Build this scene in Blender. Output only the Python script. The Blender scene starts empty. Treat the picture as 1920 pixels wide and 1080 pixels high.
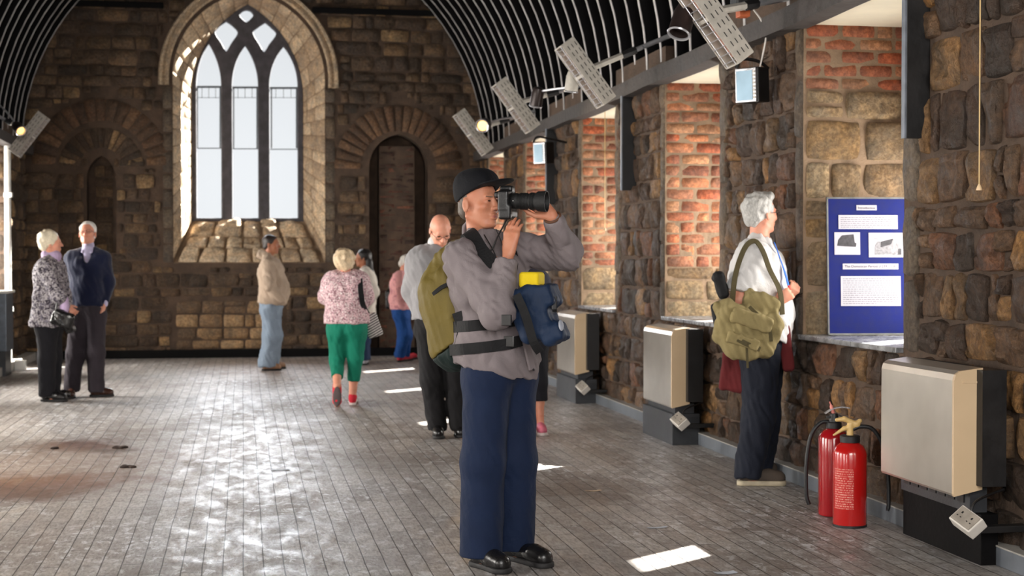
import bpy, bmesh, math, random
import numpy as np
from mathutils import Vector, Matrix, noise, Euler
PI = math.pi
SC = bpy.context.scene
COL = SC.collection

# ------------------------------------------------------------------ camera
F = 2800.0; H = 1.40
PSI = math.atan((960 - 455) / F); PIT = math.atan(52 / F)
CAM = Vector((0, 0, H))
FW = Vector((math.sin(PSI) * math.cos(PIT), math.cos(PSI) * math.cos(PIT), -math.sin(PIT)))
RT = Vector((math.cos(PSI), -math.sin(PSI), 0))
UP = RT.cross(FW)
def ray(x, y): return FW + RT * ((x - 960) / F) + UP * ((540 - y) / F)
def P(x, y, d): return CAM + ray(x, y) * d
def onfloor(x, y, z=0.0):
    r = ray(x, y); return CAM + r * ((z - H) / r.z)
def onX(x, y, X):
    r = ray(x, y); return CAM + r * (X / r.x)
def onY(x, y, Y):
    r = ray(x, y); return CAM + r * (Y / r.y)
cd = bpy.data.cameras.new('viewpoint'); cam = bpy.data.objects.new('viewpoint', cd); COL.objects.link(cam)
cam.location = CAM
cam.rotation_euler = FW.to_track_quat('-Z', 'Y').to_euler()
cd.sensor_width = 36; cd.lens = F / 1920 * 36; cd.clip_end = 200
cd.dof.use_dof = True; cd.dof.focus_distance = 6.8; cd.dof.aperture_fstop = 4.0
SC.camera = cam
SC.view_settings.view_transform = 'Standard'; SC.view_settings.look = 'None'
SC.view_settings.gamma = 1; SC.view_settings.use_curve_mapping = False
SC.view_settings.exposure = 0.0

# ------------------------------------------------------------------ materials
def srgb(r, g, b):
    f = lambda c: (c / 255 / 12.92) if c / 255 <= .04045 else ((c / 255 + .055) / 1.055) ** 2.4
    return (f(r), f(g), f(b), 1)
class NT:
    def __init__(s, name):
        s.m = bpy.data.materials.new(name); s.m.use_nodes = True
        s.t = s.m.node_tree; s.n = s.t.nodes; s.l = s.t.links
        s.b = s.n['Principled BSDF']; s.out = s.n['Material Output']
    def add(s, typ, ins=None, **kw):
        n = s.n.new(typ)
        for k, v in kw.items(): setattr(n, k, v)
        for k, v in (ins or {}).items():
            if isinstance(v, bpy.types.NodeSocket): s.l.new(v, n.inputs[k])
            else: n.inputs[k].default_value = v
        return n
    def set(s, k, v):
        if isinstance(v, bpy.types.NodeSocket): s.l.new(v, s.b.inputs[k])
        else: s.b.inputs[k].default_value = v
    def coord(s, scale=(1, 1, 1), rot=(0, 0, 0), kind='Object'):
        if kind == 'World': src = s.add('ShaderNodeNewGeometry').outputs['Position']
        else: src = s.add('ShaderNodeTexCoord').outputs[kind]
        return s.add('ShaderNodeMapping', {'Vector': src, 'Scale': scale, 'Rotation': rot}).outputs[0]
    def noise(s, vec, scale, detail=4, rough=.55, dist=0):
        return s.add('ShaderNodeTexNoise', {'Vector': vec, 'Scale': scale, 'Detail': detail, 'Roughness': rough, 'Distortion': dist}).outputs[0]
    def ramp(s, fac, stops, interp='LINEAR'):
        r = s.add('ShaderNodeValToRGB', {'Fac': fac}); cr = r.color_ramp; cr.interpolation = interp
        while len(cr.elements) > 1: cr.elements.remove(cr.elements[-1])
        for i, (p, c) in enumerate(stops):
            e = cr.elements[0] if i == 0 else cr.elements.new(p)
            e.position = p; e.color = c if not isinstance(c, (int, float)) else (c, c, c, 1)
        return r.outputs[0]
    def mix(s, f, a, b, mode='MIX'):
        n = s.add('ShaderNodeMix', data_type='RGBA', blend_type=mode)
        for i, v in ((0, f), (6, a), (7, b)):
            if isinstance(v, bpy.types.NodeSocket): s.l.new(v, n.inputs[i])
            else: n.inputs[i].default_value = v
        return n.outputs[2]
    def math(s, op, a, b=0.0):
        n = s.add('ShaderNodeMath', operation=op)
        for i, v in ((0, a), (1, b)):
            if isinstance(v, bpy.types.NodeSocket): s.l.new(v, n.inputs[i])
            else: n.inputs[i].default_value = v
        return n.outputs[0]
    def bump(s, h, strength=.3, dist=.01, prev=None):
        n = s.add('ShaderNodeBump', {'Height': h, 'Strength': strength, 'Distance': dist})
        if prev: s.l.new(prev, n.inputs['Normal'])
        return n.outputs[0]
MATS = {}
def pm(name, rgb, rough=.6, metal=0.0, var=.25, scale=12, bump=.1, bscale=60, kind='Object', spec=.5, coat=0, sheen=0, bd=.004):
    """painted / plain procedural material with tone variation and fine bump"""
    if name in MATS: return MATS[name]
    t = NT(name); c = srgb(*rgb)
    v = t.coord(kind=kind)
    n = t.noise(v, scale, 5)
    d = tuple(x * (1 - var) for x in c[:3]) + (1,); l = tuple(min(1, x * (1 + var)) for x in c[:3]) + (1,)
    t.set('Base Color', t.ramp(n, [(.3, d), (.7, l)]))
    t.set('Roughness', t.ramp(n, [(.2, max(0, rough - .08)), (.8, min(1, rough + .08))]))
    t.set('Metallic', metal); t.set('Specular IOR Level', spec)
    if coat: t.set('Coat Weight', coat); t.set('Coat Roughness', .1)
    if sheen: t.set('Sheen Weight', sheen)
    if bump: t.set('Normal', t.bump(t.noise(v, bscale, 3), bump, bd))
    MATS[name] = t.m; return t.m
def stone_mat(name, cols, rough=.75, grime=.6, gloss=0, grimecol=(.03, .022, .017, 1), bs=.9):
    """per-stone colour from a per-island random, mottled, with pitted bump"""
    t = NT(name); v = t.coord(kind='World')
    isl = t.add('ShaderNodeNewGeometry').outputs['Random Per Island']
    stops = [(i / len(cols), srgb(*c)) for i, c in enumerate(cols)]
    base = t.ramp(isl, stops, 'CONSTANT')
    n1 = t.noise(v, 9, 6, .65); n2 = t.noise(v, 34, 5, .7); n3 = t.noise(v, 2.1, 4, .6)
    c1 = t.mix(t.ramp(n1, [(.35, 0), (.68, 1)]), base, t.mix(1, base, (1.85, 1.66, 1.42, 1), 'MULTIPLY'))
    c2 = t.mix(t.ramp(n2, [(.42, .75), (.6, 0)]), c1, t.mix(1, c1, (.42, .38, .35, 1), 'MULTIPLY'))
    c3 = t.mix(t.math('MULTIPLY', t.ramp(n3, [(.4, 0), (.62, 1)]), grime), c2, grimecol)
    t.set('Base Color', c3)
    t.set('Roughness', t.ramp(n1, [(.3, rough - .18 - gloss), (.7, rough + .1)]))
    vor = t.add('ShaderNodeTexVoronoi', {'Vector': v, 'Scale': 26}).outputs[0]
    h = t.math('ADD', t.math('MULTIPLY', n2, 1.0), t.math('MULTIPLY', vor, .5))
    b = t.bump(t.noise(v, 7, 9, .78), min(bs * 1.1, 1), .09); t.set('Normal', t.bump(h, min(bs, 1), .03, b))
    return t.m
# ------------------------------------------------------------------ object helpers
def mesh_obj(name, vs, fs, mat=None, parent=None, smooth=False, origin=None):
    me = bpy.data.meshes.new(name)
    if origin is None:
        origin = parent_origin(parent)
    o = bpy.data.objects.new(name, me)
    if parent is None and origin is not None: o.location = origin
    ox = origin if origin is not None else Vector((0, 0, 0))
    if isinstance(vs, np.ndarray):
        a = vs - np.array(ox, dtype=vs.dtype)
        me.vertices.add(len(a)); me.vertices.foreach_set('co', a.astype(np.float32).ravel())
        nf = len(fs); me.loops.add(nf * 4); me.loops.foreach_set('vertex_index', fs.astype(np.int32).ravel())
        me.polygons.add(nf); me.polygons.foreach_set('loop_start', np.arange(nf, dtype=np.int32) * 4)
        me.update(calc_edges=True)
    else:
        me.from_pydata([Vector(v) - ox for v in vs], [], fs)
    if smooth: me.polygons.foreach_set('use_smooth', [True] * len(me.polygons))
    me.update()
    if mat:
        for m in (mat if isinstance(mat, (list, tuple)) else [mat]): me.materials.append(m)
    COL.objects.link(o)
    if parent is not None: o.parent = parent
    return o
def parent_origin(p):
    v = Vector((0, 0, 0))
    while p is not None: v = v + p.location; p = p.parent
    return v
def tag(o, label=None, cat=None, group=None, kind=None):
    if label: o['label'] = label
    if cat: o['category'] = cat
    if group: o['group'] = group
    if kind: o['kind'] = kind
    return o
def empty(name, loc, label=None, cat=None, group=None):
    o = bpy.data.objects.new(name, None); COL.objects.link(o); o.location = loc; o.empty_display_size = .1
    return tag(o, label, cat, group)
class MB:
    """collects solid shapes, builds them as one mesh (world coordinates)"""
    def __init__(s): s.v = []; s.f = []
    def raw(s, vs, fs):
        k = len(s.v); s.v += [Vector(v) for v in vs]; s.f += [tuple(i + k for i in f) for f in fs]; return s
    def box(s, lo, hi, bev=0.0, M=None):
        bm = bmesh.new(); bmesh.ops.create_cube(bm, size=1)
        lo = Vector(lo); hi = Vector(hi); c = (lo + hi) / 2; d = hi - lo
        for v in bm.verts: v.co = Vector((v.co.x * d.x, v.co.y * d.y, v.co.z * d.z)) + c
        if bev: bmesh.ops.bevel(bm, geom=bm.edges[:], offset=bev, segments=2, affect='EDGES', profile=.7)
        return s.bm(bm, M)
    def bm(s, bm, M=None):
        bm.verts.ensure_lookup_table(); bm.verts.index_update()
        vs = [(M @ v.co) if M else v.co.copy() for v in bm.verts]
        fs = [[v.index for v in f.verts] for f in bm.faces]; bm.free()
        return s.raw(vs, fs)
    def tube(s, pts, r, n=10, cap=True, closed=False):
        pts = [Vector(p) for p in pts]; rs = r if isinstance(r, (list, tuple)) else [r] * len(pts)
        vs = []; fs = []; up = None
        for i, p in enumerate(pts):
            a = pts[(i - 1) % len(pts)] if (i or closed) else p; b = pts[(i + 1) % len(pts)] if (i < len(pts) - 1 or closed) else p
            t = (b - a).normalized()
            if up is None: up = t.orthogonal().normalized()
            up = (up - t * up.dot(t)).normalized(); w = t.cross(up)
            for k in range(n):
                an = 2 * PI * k / n; vs.append(p + (up * math.cos(an) + w * math.sin(an)) * rs[i])
        m = len(pts)
        for i in range(m if closed else m - 1):
            for k in range(n):
                j = (i + 1) % m
                fs.append((i * n + k, i * n + (k + 1) % n, j * n + (k + 1) % n, j * n + k))
        if cap and not closed: fs.append(tuple(range(n))[::-1]); fs.append(tuple((m - 1) * n + k for k in range(n)))
        return s.raw(vs, fs)
    def lathe(s, prof, c, axis=(0, 0, 1), n=32, cap=True):
        """prof: list of (radius, height) along axis from c"""
        ax = Vector(axis).normalized(); u = ax.orthogonal().normalized(); w = ax.cross(u); c = Vector(c)
        vs = []; fs = []
        for r, h in prof:
            for k in range(n):
                an = 2 * PI * k / n; vs.append(c + ax * h + (u * math.cos(an) + w * math.sin(an)) * max(r, 1e-5))
        for i in range(len(prof) - 1):
            for k in range(n):
                fs.append((i * n + k, i * n + (k + 1) % n, (i + 1) * n + (k + 1) % n, (i + 1) * n + k))
        if cap: fs.append(tuple(range(n))[::-1]); fs.append(tuple((len(prof) - 1) * n + k for k in range(n)))
        return s.raw(vs, fs)
    def ribbon(s, pts, nrm, w, t):
        """flat strap along pts; nrm = face normals, w width, t thickness"""
        pts = [Vector(p) for p in pts]; vs = []; fs = []
        for i, p in enumerate(pts):
            a = pts[max(i - 1, 0)]; b = pts[min(i + 1, len(pts) - 1)]; tg = (b - a).normalized()
            n = Vector(nrm[i] if isinstance(nrm, list) else nrm); n = (n - tg * n.dot(tg)).normalized(); sd = tg.cross(n)
            for q in (sd * w / 2 + n * t / 2, -sd * w / 2 + n * t / 2, -sd * w / 2 - n * t / 2, sd * w / 2 - n * t / 2): vs.append(p + q)
        for i in range(len(pts) - 1):
            for k in range(4): fs.append((i * 4 + k, i * 4 + (k + 1) % 4, i * 4 + 4 + (k + 1) % 4, i * 4 + 4 + k))
        fs.append((3, 2, 1, 0)); k = (len(pts) - 1) * 4; fs.append((k, k + 1, k + 2, k + 3))
        return s.raw(vs, fs)
    def build(s, name, mat, parent=None, smooth=False, origin=None):
        o = mesh_obj(name, s.v, s.f, mat, parent, False, origin)
        bm = bmesh.new(); bm.from_mesh(o.data); bmesh.ops.recalc_face_normals(bm, faces=bm.faces[:]); bm.to_mesh(o.data); bm.free()
        if smooth:
            o.data.polygons.foreach_set('use_smooth', [True] * len(o.data.polygons))
            sm = math.radians(40)
            bm = bmesh.new(); bm.from_mesh(o.data)
            for e in bm.edges:
                if len(e.link_faces) == 2 and e.calc_face_angle(0) > sm: e.smooth = False
            bm.to_mesh(o.data); bm.free()
        return o
def copy_tree(o, loc=None, parent=None, **kw):
    c = o.copy(); COL.objects.link(c); c.parent = parent
    if loc is not None: c.location = loc
    for ch in [x for x in bpy.data.objects if x.parent == o]: copy_tree(ch, None, c)
    return c
def spline(pts, n=8):
    """Catmull-Rom through pts"""
    pts = [Vector(p) for p in pts]; out = []
    for i in range(len(pts) - 1):
        a = pts[max(i - 1, 0)]; b = pts[i]; c = pts[i + 1]; d = pts[min(i + 2, len(pts) - 1)]
        for k in range(n):
            t = k / n
            out.append(.5 * ((2 * b) + (c - a) * t + (2 * a - 5 * b + 4 * c - d) * t * t + (3 * b - a - 3 * c + d) * t ** 3))
    out.append(pts[-1]); return out

# ------------------------------------------------------------------ masonry
def GR(i, n):
    return 0.0 if i == 0 else 1.0 if i == n else .035 + .93 * ((i - 1) / (n - 2))
def one_stone(V, Fc, mp, s0, s1, t0, t1, depth, rnd, n=6, rough=.012, jit=.0, wild=1.0):
    """one pillowed stone on the patch [s0,s1]x[t0,t1]; mp(s,t,out)->point"""
    k = len(V); seed = rnd.random() * 100; dd = depth * rnd.uniform(.45, 1.15)
    cj = [(rnd.uniform(-jit, jit), rnd.uniform(-jit, jit)) for _ in range(4)]
    tx = rnd.uniform(-.35, .35) * dd; ty = rnd.uniform(-.35, .35) * dd
    for i in range(n + 1):
        for j in range(n + 1):
            a = i / n; b = j / n
            # concentrate rows near the rim
            a2 = GR(i, n); b2 = GR(j, n)
            u = 2 * a2 - 1; w = 2 * b2 - 1
            cr = 1 - .07 * (u * u * w * w) * wild
            uu = u * cr; ww = w * cr
            jx = sum(c[0] * q for c, q in zip(cj, ((1 - a2) * (1 - b2), a2 * (1 - b2), (1 - a2) * b2, a2 * b2)))
            jy = sum(c[1] * q for c, q in zip(cj, ((1 - a2) * (1 - b2), a2 * (1 - b2), (1 - a2) * b2, a2 * b2)))
            s = (s0 + s1) / 2 + uu * (s1 - s0) / 2 + jx; t = (t0 + t1) / 2 + ww * (t1 - t0) / 2 + jy
            if i in (0, n) or j in (0, n): o = -.006
            else:
                o = dd * (1 - abs(u) ** 11) * (1 - abs(w) ** 11) + .2 * depth + tx * u + ty * w
                o += rough * noise.noise(Vector((s * 9 + seed, t * 9, seed))) * 1.6 + rough * .7 * noise.noise(Vector((s * 28 + seed, t * 28, seed)))
            V.append(mp(s, t, o))
    m = n + 1
    for i in range(n):
        for j in range(n):
            Fc.append((k + i * m + j, k + (i + 1) * m + j, k + (i + 1) * m + j + 1, k + i * m + j + 1))
def masonry(mp, u0, u1, z0, z1, rnd, hr, wr, gap=.014, depth=.03, mask=None, n=6, rough=.012, jit=.008, brick=False, V=None, Fc=None, wild=1.0):
    V = [] if V is None else V; Fc = [] if Fc is None else Fc
    z = z0; row = 0
    while z < z1 - .02:
        h = rnd.uniform(*hr); 
        if z1 - (z + h) < hr[0] * .6: h = z1 - z
        u = u0; first = True
        while u < u1 - .015:
            w = rnd.uniform(*wr) if not brick else wr[1]
            if brick and first and row % 2: w = wr[1] / 2
            if brick and rnd.random() < .12: w = wr[1] / 2
            first = False
            if u1 - (u + w) < wr[0] * .5: w = u1 - u
            parts = [(u, u + w, z, z + h)]
            if not brick and h > hr[0] * 1.5 and w < wr[1] * .7 and rnd.random() < .3:
                q = z + h * rnd.uniform(.4, .6); parts = [(u, u + w, z, q), (u, u + w, q, z + h)]
            if not brick and rnd.random() < .1 and w > wr[0] * 1.6:
                q = u + w * rnd.uniform(.35, .65); parts = [(u, q, z, z + h), (q, u + w, z, z + h)]
            for (a, b, c, d) in parts:
                if mask:
                    todo = [(a, b, c, d, 0)]
                    while todo:
                        a1, b1, c1, d1, lv = todo.pop()
                        ins = [mask(x, y) for x in (a1, (a1 + b1) / 2, b1) for y in (c1, (c1 + d1) / 2, d1)]
                        if not any(ins): one_stone(V, Fc, mp, a1 + gap / 2, b1 - gap / 2, c1 + gap / 2, d1 - gap / 2, depth, rnd, n, rough, jit, wild)
                        elif not all(ins) and lv < 2 and min(b1 - a1, d1 - c1) > .07:
                            if b1 - a1 > d1 - c1: m_ = (a1 + b1) / 2; todo += [(a1, m_, c1, d1, lv + 1), (m_, b1, c1, d1, lv + 1)]
                            else: m_ = (c1 + d1) / 2; todo += [(a1, b1, c1, m_, lv + 1), (a1, b1, m_, d1, lv + 1)]
                else: one_stone(V, Fc, mp, a + gap / 2, b - gap / 2, c + gap / 2, d - gap / 2, depth, rnd, n, rough, jit, wild)
            u += w
        z += h; row += 1
    return V, Fc
# ================================================================== ROOM
XR = 3.50; XL = -3.02; YB = 21.9; YN = -3.0; VZ = 2.93; VX = .24; VR = 3.27
SILL = .90; NT_ = 2.90; NIN = 4.30; NOUT = 4.62
NICH = [(7.53 + 3.15 * k, 8.99 + 3.15 * k) for k in range(-3, 4)]     # openings in the right wall
NICH.append((20.02, 21.3))
LNICH = [(18.75 - 3.1 * k, 20.15 - 3.1 * k) for k in range(0, 7)]
M_stone_dark = stone_mat('rubble_dark', [(118, 92, 70), (88, 68, 54), (134, 106, 80), (72, 57, 47), (104, 82, 64), (154, 122, 86), (80, 65, 55), (118, 94, 74), (98, 74, 57), (170, 130, 84), (78, 61, 49), (128, 90, 66)], rough=.6, grime=.6, gloss=.1, grimecol=(.05, .038, .028, 1))
M_stone_back = stone_mat('rubble_back', [(122, 100, 80), (98, 82, 68), (142, 118, 92), (88, 75, 64), (110, 92, 76), (178, 150, 114), (96, 82, 72), (126, 106, 88), (106, 88, 74), (136, 114, 92)], rough=.85, grime=.5, grimecol=(.045, .034, .026, 1))
M_stone_pale = stone_mat('dressed_pale', [(176, 154, 122), (160, 138, 108), (188, 168, 136), (150, 126, 96), (170, 140, 98)], rough=.8, grime=.25, grimecol=(.16, .12, .085, 1))
M_stone_win = stone_mat('window_ashlar', [(192, 176, 154), (178, 162, 140), (202, 186, 162), (168, 150, 128)], rough=.85, grime=.3, grimecol=(.13, .1, .075, 1), bs=.22)
M_vous = stone_mat('voussoir_stone', [(104, 80, 62), (92, 72, 56), (118, 92, 70), (84, 66, 54)], rough=.85, grime=.4, bs=.5)
M_quoin = stone_mat('dressed_grey', [(104, 94, 82), (92, 82, 72), (114, 100, 84)], rough=.7, grime=.45, bs=.5)
M_brick = stone_mat('brick_red', [(160, 98, 70), (146, 88, 64), (172, 116, 84), (132, 82, 62), (152, 104, 80), (166, 124, 94), (140, 96, 74), (158, 88, 60)], rough=.85, grime=.3, grimecol=(.13, .07, .05, 1), bs=.45)
M_brick_dark = stone_mat('brick_soot', [(104, 66, 52), (86, 56, 46), (118, 78, 62), (74, 52, 44)], rough=.85, grime=.5, bs=.5)
M_mortar = pm('mortar_brown', (78, 62, 50), .95, var=.35, scale=6, bump=.8, bscale=40, kind='Object', bd=.01)
M_mortar_l = pm('mortar_pale', (134, 112, 90), .95, var=.3, scale=6, bump=.8, bscale=40, bd=.01)
M_plaster = pm('niche_plaster', (226, 216, 192), .8, var=.06, scale=4, bump=.15, bscale=20)
M_black = pm('black_paint', (22, 21, 22), .45, var=.3, scale=9, bump=.2, bscale=40)
M_blackwood = pm('black_boarding', (9, 8, 9), .65, spec=.12, var=.4, scale=5, bump=.4, bscale=30)
M_greybeam = pm('weathered_beam', (62, 57, 55), .7, var=.35, scale=7, bump=.9, bscale=14, bd=.012)
M_skirt = pm('grey_skirting', (92, 97, 104), .5, var=.25, scale=5, bump=.3, bscale=30)
M_skirt_top = pm('skirting_ledge', (150, 146, 140), .6, var=.2, scale=8, bump=.3, bscale=30)

def struct(o): o['kind'] = 'structure'; return o
# ---- floor
def floor_mat():
    t = NT('floorboards'); v = t.coord(kind='Object')
    rot = t.add('ShaderNodeMapping', {'Vector': v, 'Rotation': (0, 0, PI / 2)}).outputs[0]
    wob = t.add('ShaderNodeTexNoise', {'Vector': v, 'Scale': 1.3, 'Detail': 2.0})
    off = t.add('ShaderNodeVectorMath', {0: wob.outputs[1], 1: (.5, .5, .5)}, operation='SUBTRACT').outputs[0]
    off = t.add('ShaderNodeVectorMath', {0: off, 'Scale': .02}, operation='SCALE').outputs[0]
    rot2 = t.add('ShaderNodeVectorMath', {0: rot, 1: off}, operation='ADD').outputs[0]
    br = t.add('ShaderNodeTexBrick', {'Vector': rot2, 'Color1': (.0, .0, .0, 1), 'Color2': (1, 1, 1, 1), 'Mortar': (.5, .5, .5, 1), 'Scale': 1.0, 'Mortar Size': .0035, 'Mortar Smooth': .3, 'Bias': 0.0, 'Brick Width': .62, 'Row Height': .092})
    br.offset = .37; br.offset_frequency = 2
    tone = t.ramp(br.outputs[0], [(0, srgb(166, 160, 156)), (.35, srgb(148, 142, 138)), (.7, srgb(178, 173, 168)), (1, srgb(160, 152, 146))])
    st = t.coord(scale=(1, .22, 1)); grain = t.noise(st, 70, 4, .6)
    c = t.mix(t.ramp(grain, [(.35, .6), (.6, 0)]), tone, srgb(84, 76, 70))
    pat = t.noise(v, .55, 5, .62, .4)
    c = t.mix(t.ramp(pat, [(.5, 0), (.66, .55)]), c, srgb(96, 78, 66))
    scf = t.noise(t.coord(scale=(1, .5, 1)), 16, 8, .75, .6)
    big = t.noise(v, .9, 3, .5)
    sm = t.math('MULTIPLY', t.ramp(scf, [(.52, 0), (.6, 1)]), t.ramp(big, [(.4, .15), (.6, .95)]))
    c = t.mix(sm, c, srgb(206, 206, 208))
    # rusty stains at fixed places on the boards
    pos = t.add('ShaderNodeNewGeometry').outputs['Position']
    for (sx, sy, rx, ry, st_, col) in STAINS:
        d = t.add('ShaderNodeVectorMath', {0: pos, 1: (sx, sy, 0)}, operation='SUBTRACT').outputs[0]
        d = t.add('ShaderNodeVectorMath', {0: d, 1: (1 / rx, 1 / ry, 0)}, operation='MULTIPLY').outputs[0]
        L = t.add('ShaderNodeVectorMath', {0: d}, operation='LENGTH').outputs['Value']
        L = t.math('ADD', L, t.math('MULTIPLY', t.math('SUBTRACT', t.noise(v, 3.2, 6, .7), .5), 1.5))
        c = t.mix(t.math('MULTIPLY', t.ramp(L, [(.35, 1), (1, 0)]), st_), c, col)
    c = t.mix(t.math('MULTIPLY', br.outputs[1], .85), c, srgb(34, 28, 25))
    t.set('Base Color', c)
    rn = t.noise(t.coord(scale=(1, .4, 1)), 9, 7, .72, .5)
    t.set('Roughness', t.mix(t.math('MULTIPLY', t.ramp(pat, [(.5, 0), (.66, 1)]), .6), t.ramp(rn, [(.35, .3), (.62, .6)]), (.7, .7, .7, 1)))
    h = t.math('SUBTRACT', t.math('ADD', t.math('MULTIPLY', grain, .25), t.math('MULTIPLY', rn, .7)), t.math('MULTIPLY', br.outputs[1], 1.3))
    h = t.math('ADD', h, t.math('MULTIPLY', br.outputs[0], .25))
    t.set('Normal', t.bump(h, .55, .006))
    t.set('Specular IOR Level', .6)
    return t.m
STAINS = []
for (x, y, rx, ry, s, c) in [(150, 835, .35, .35, .9, srgb(84, 52, 38)), (70, 905, .55, .4, .85, srgb(96, 62, 46)), (15, 925, .5, .35, .8, srgb(78, 50, 38)), (220, 845, .16, .12, .9, srgb(52, 40, 34)), (150, 870, 1.2, 1.0, .45, srgb(108, 84, 68)),
                             (540, 690, 1.1, 1.6, .35, srgb(150, 120, 100)), (600, 870, .9, .5, .3, srgb(84, 74, 66)), (1110, 920, .45, .5, .45, srgb(78, 60, 48))]:
    p = onfloor(x, y); STAINS.append((p.x, p.y, rx * 1.5, ry * 1.5, min(1, s * 1.15), c))
fl = MB().box((XL - 1.6, YN, -.2), (NOUT + .2, YB + .8, 0)).build('floor', floor_mat()); struct(fl)

# ---- right wall : mortar core
w = MB()
w.box((XR, YN, 0), (NOUT, YB + .8, SILL))                              # below the sills
w.box((XR + .22, YN, NT_ + .02), (NOUT, YB + .8, 6.6))                 # above the openings
ys = [YN] + [q for n in NICH for q in n] + [YB + .8]
for a, b in zip(ys[0::2], ys[1::2]): w.box((XR, a, SILL), (NOUT, b, NT_ + .3))
WZ0, WZ1 = 1.0, 2.05
WINS = []
for (a, b) in NICH:                                                    # outer skin with a pair of small lights
    WZ1 = 2.05 if 7 < a < 8 else 2.25
    w.box((NIN, a, SILL), (NOUT, b, WZ0)); w.box((NIN, a, WZ1), (NOUT, b, NT_ + .3))
    o1 = (b - .98, b - .70); o2 = (b - .62, b - .12); WINS.append((o1, o2))
    w.box((NIN, a, WZ0), (NOUT, o1[0], WZ1)); w.box((NIN, o1[1], WZ0), (NOUT, o2[0], WZ1)); w.box((NIN, o2[1], WZ0), (NOUT, b, WZ1))
wr_ = struct(w.build('wall_right', M_mortar))
rnd = random.Random(5)
def mpR(s, t, o): return Vector((XR - o, s, t))
V, Fc = [], []
segs = [(5.2, NICH[3][0])] + [(NICH[i][1], NICH[i + 1][0]) for i in range(3, 7)] + [(NICH[7][1], YB)]
Q = .2
QV, QF = [], []
for i, (a, b) in enumerate(segs):
    if i < len(segs) - 1:
        masonry(mpR, b - Q, b, SILL, NT_, rnd, (.25, .5), (Q, Q), depth=.02, n=5, rough=.008, V=QV, Fc=QF, jit=.004); b2 = b - Q
    else: b2 = b
    if i > 0:
        masonry(mpR, a, a + .13, SILL, NT_, rnd, (.2, .45), (.13, .13), depth=.018, n=5, rough=.006, V=QV, Fc=QF, jit=.004); a += .13
    masonry(mpR, a, b2, SILL, NT_, rnd, (.13, .32), (.09, .33), gap=.014, depth=.034, n=8 if i < 2 else 6, rough=.02, jit=.014, V=V, Fc=Fc)
masonry(mpR, 5.2, YB, 0, SILL, rnd, (.14, .28), (.1, .34), gap=.014, depth=.036, n=7, rough=.024, jit=.014, V=V, Fc=Fc)
mesh_obj('stonework', V, Fc, M_stone_dark, wr_, True)
mesh_obj('quoin', QV, QF, M_quoin, wr_, True)
# far jambs of the openings
for i, (a, b) in enumerate(NICH[3:]):
    V, Fc = [], []
    mpJ = lambda s, t, o, b=b: Vector((s, b - o, t))
    if i == 0:
        V2, F2 = [], []
        masonry(mpJ, XR, NIN, SILL, 2.48, rnd, (.12, .34), (.16, .5), gap=.014, depth=.02, n=7, rough=.012, V=V2, Fc=F2)
        mesh_obj('dressed_jamb', V2, F2, M_stone_pale, wr_, True)
        masonry(mpJ, XR, NIN, 2.48, NT_, rnd, (.078, .086), (.12, .24), gap=.010, depth=.010, n=4, rough=.004, jit=.003, brick=True, V=V, Fc=Fc)
    else:
        V2, F2 = [], []
        masonry(mpJ, XR, NIN, SILL, 1.34, rnd, (.16, .26), (.2, .45), gap=.014, depth=.02, n=6, rough=.01, V=V2, Fc=F2)
        mesh_obj('dressed_jamb', V2, F2, M_stone_pale, wr_, True)
        masonry(mpJ, XR, NIN, 1.34, NT_, rnd, (.07, .105), (.13, .26), gap=.010, depth=.010, n=4, rough=.004, jit=.004, brick=True, V=V, Fc=Fc)
    mesh_obj('brick_jamb', V, Fc, M_brick, wr_, True)
    V3, F3 = masonry(lambda s, t, o: Vector((NIN - o, s, t)), a, b, WZ1, NT_, rnd, (.07, .1), (.13, .26), gap=.010, depth=.010, n=3, rough=.004, jit=.004, brick=True)
    mesh_obj('brick_facing', V3, F3, M_brick, wr_, True)
mj = MB()
for (a, b) in NICH[3:]: mj.box((XR - .002, b - .003, SILL), (NIN, b + .01, NT_))
mj.build('pointing', M_mortar_l, wr_)
# plastered heads, sills, glass
M_sill = NT('lead_sill'); vv = M_sill.coord(); M_sill.set('Base Color', M_sill.ramp(M_sill.noise(vv, 9, 5), [(.3, srgb(96, 96, 98)), (.7, srgb(176, 178, 182))])); M_sill.set('Metallic', .35); M_sill.set('Roughness', M_sill.ramp(M_sill.noise(vv, 22, 4), [(.3, .18), (.7, .45)])); M_sill.set('Normal', M_sill.bump(M_sill.noise(vv, 12, 5), .4, .02)); M_sill = M_sill.m
def glass_mat():
    t = NT('old_glass'); v = t.coord()
    tr = t.add('ShaderNodeBsdfTransparent', {'Color': (.98, .99, 1, 1)}); gl = t.add('ShaderNodeBsdfGlossy', {'Roughness': .3, 'Color': (.9, .95, 1, 1)})
    mx = t.add('ShaderNodeMixShader', {0: .03}); t.l.new(tr.outputs[0], mx.inputs[1]); t.l.new(gl.outputs[0], mx.inputs[2])
    t.l.new(mx.outputs[0], t.out.inputs[0]); t.n.remove(t.b); return t.m
M_glass = glass_mat()
M_iron = pm('iron_bar', (40, 42, 46), .5, metal=.4, var=.3)
NS = []
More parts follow.
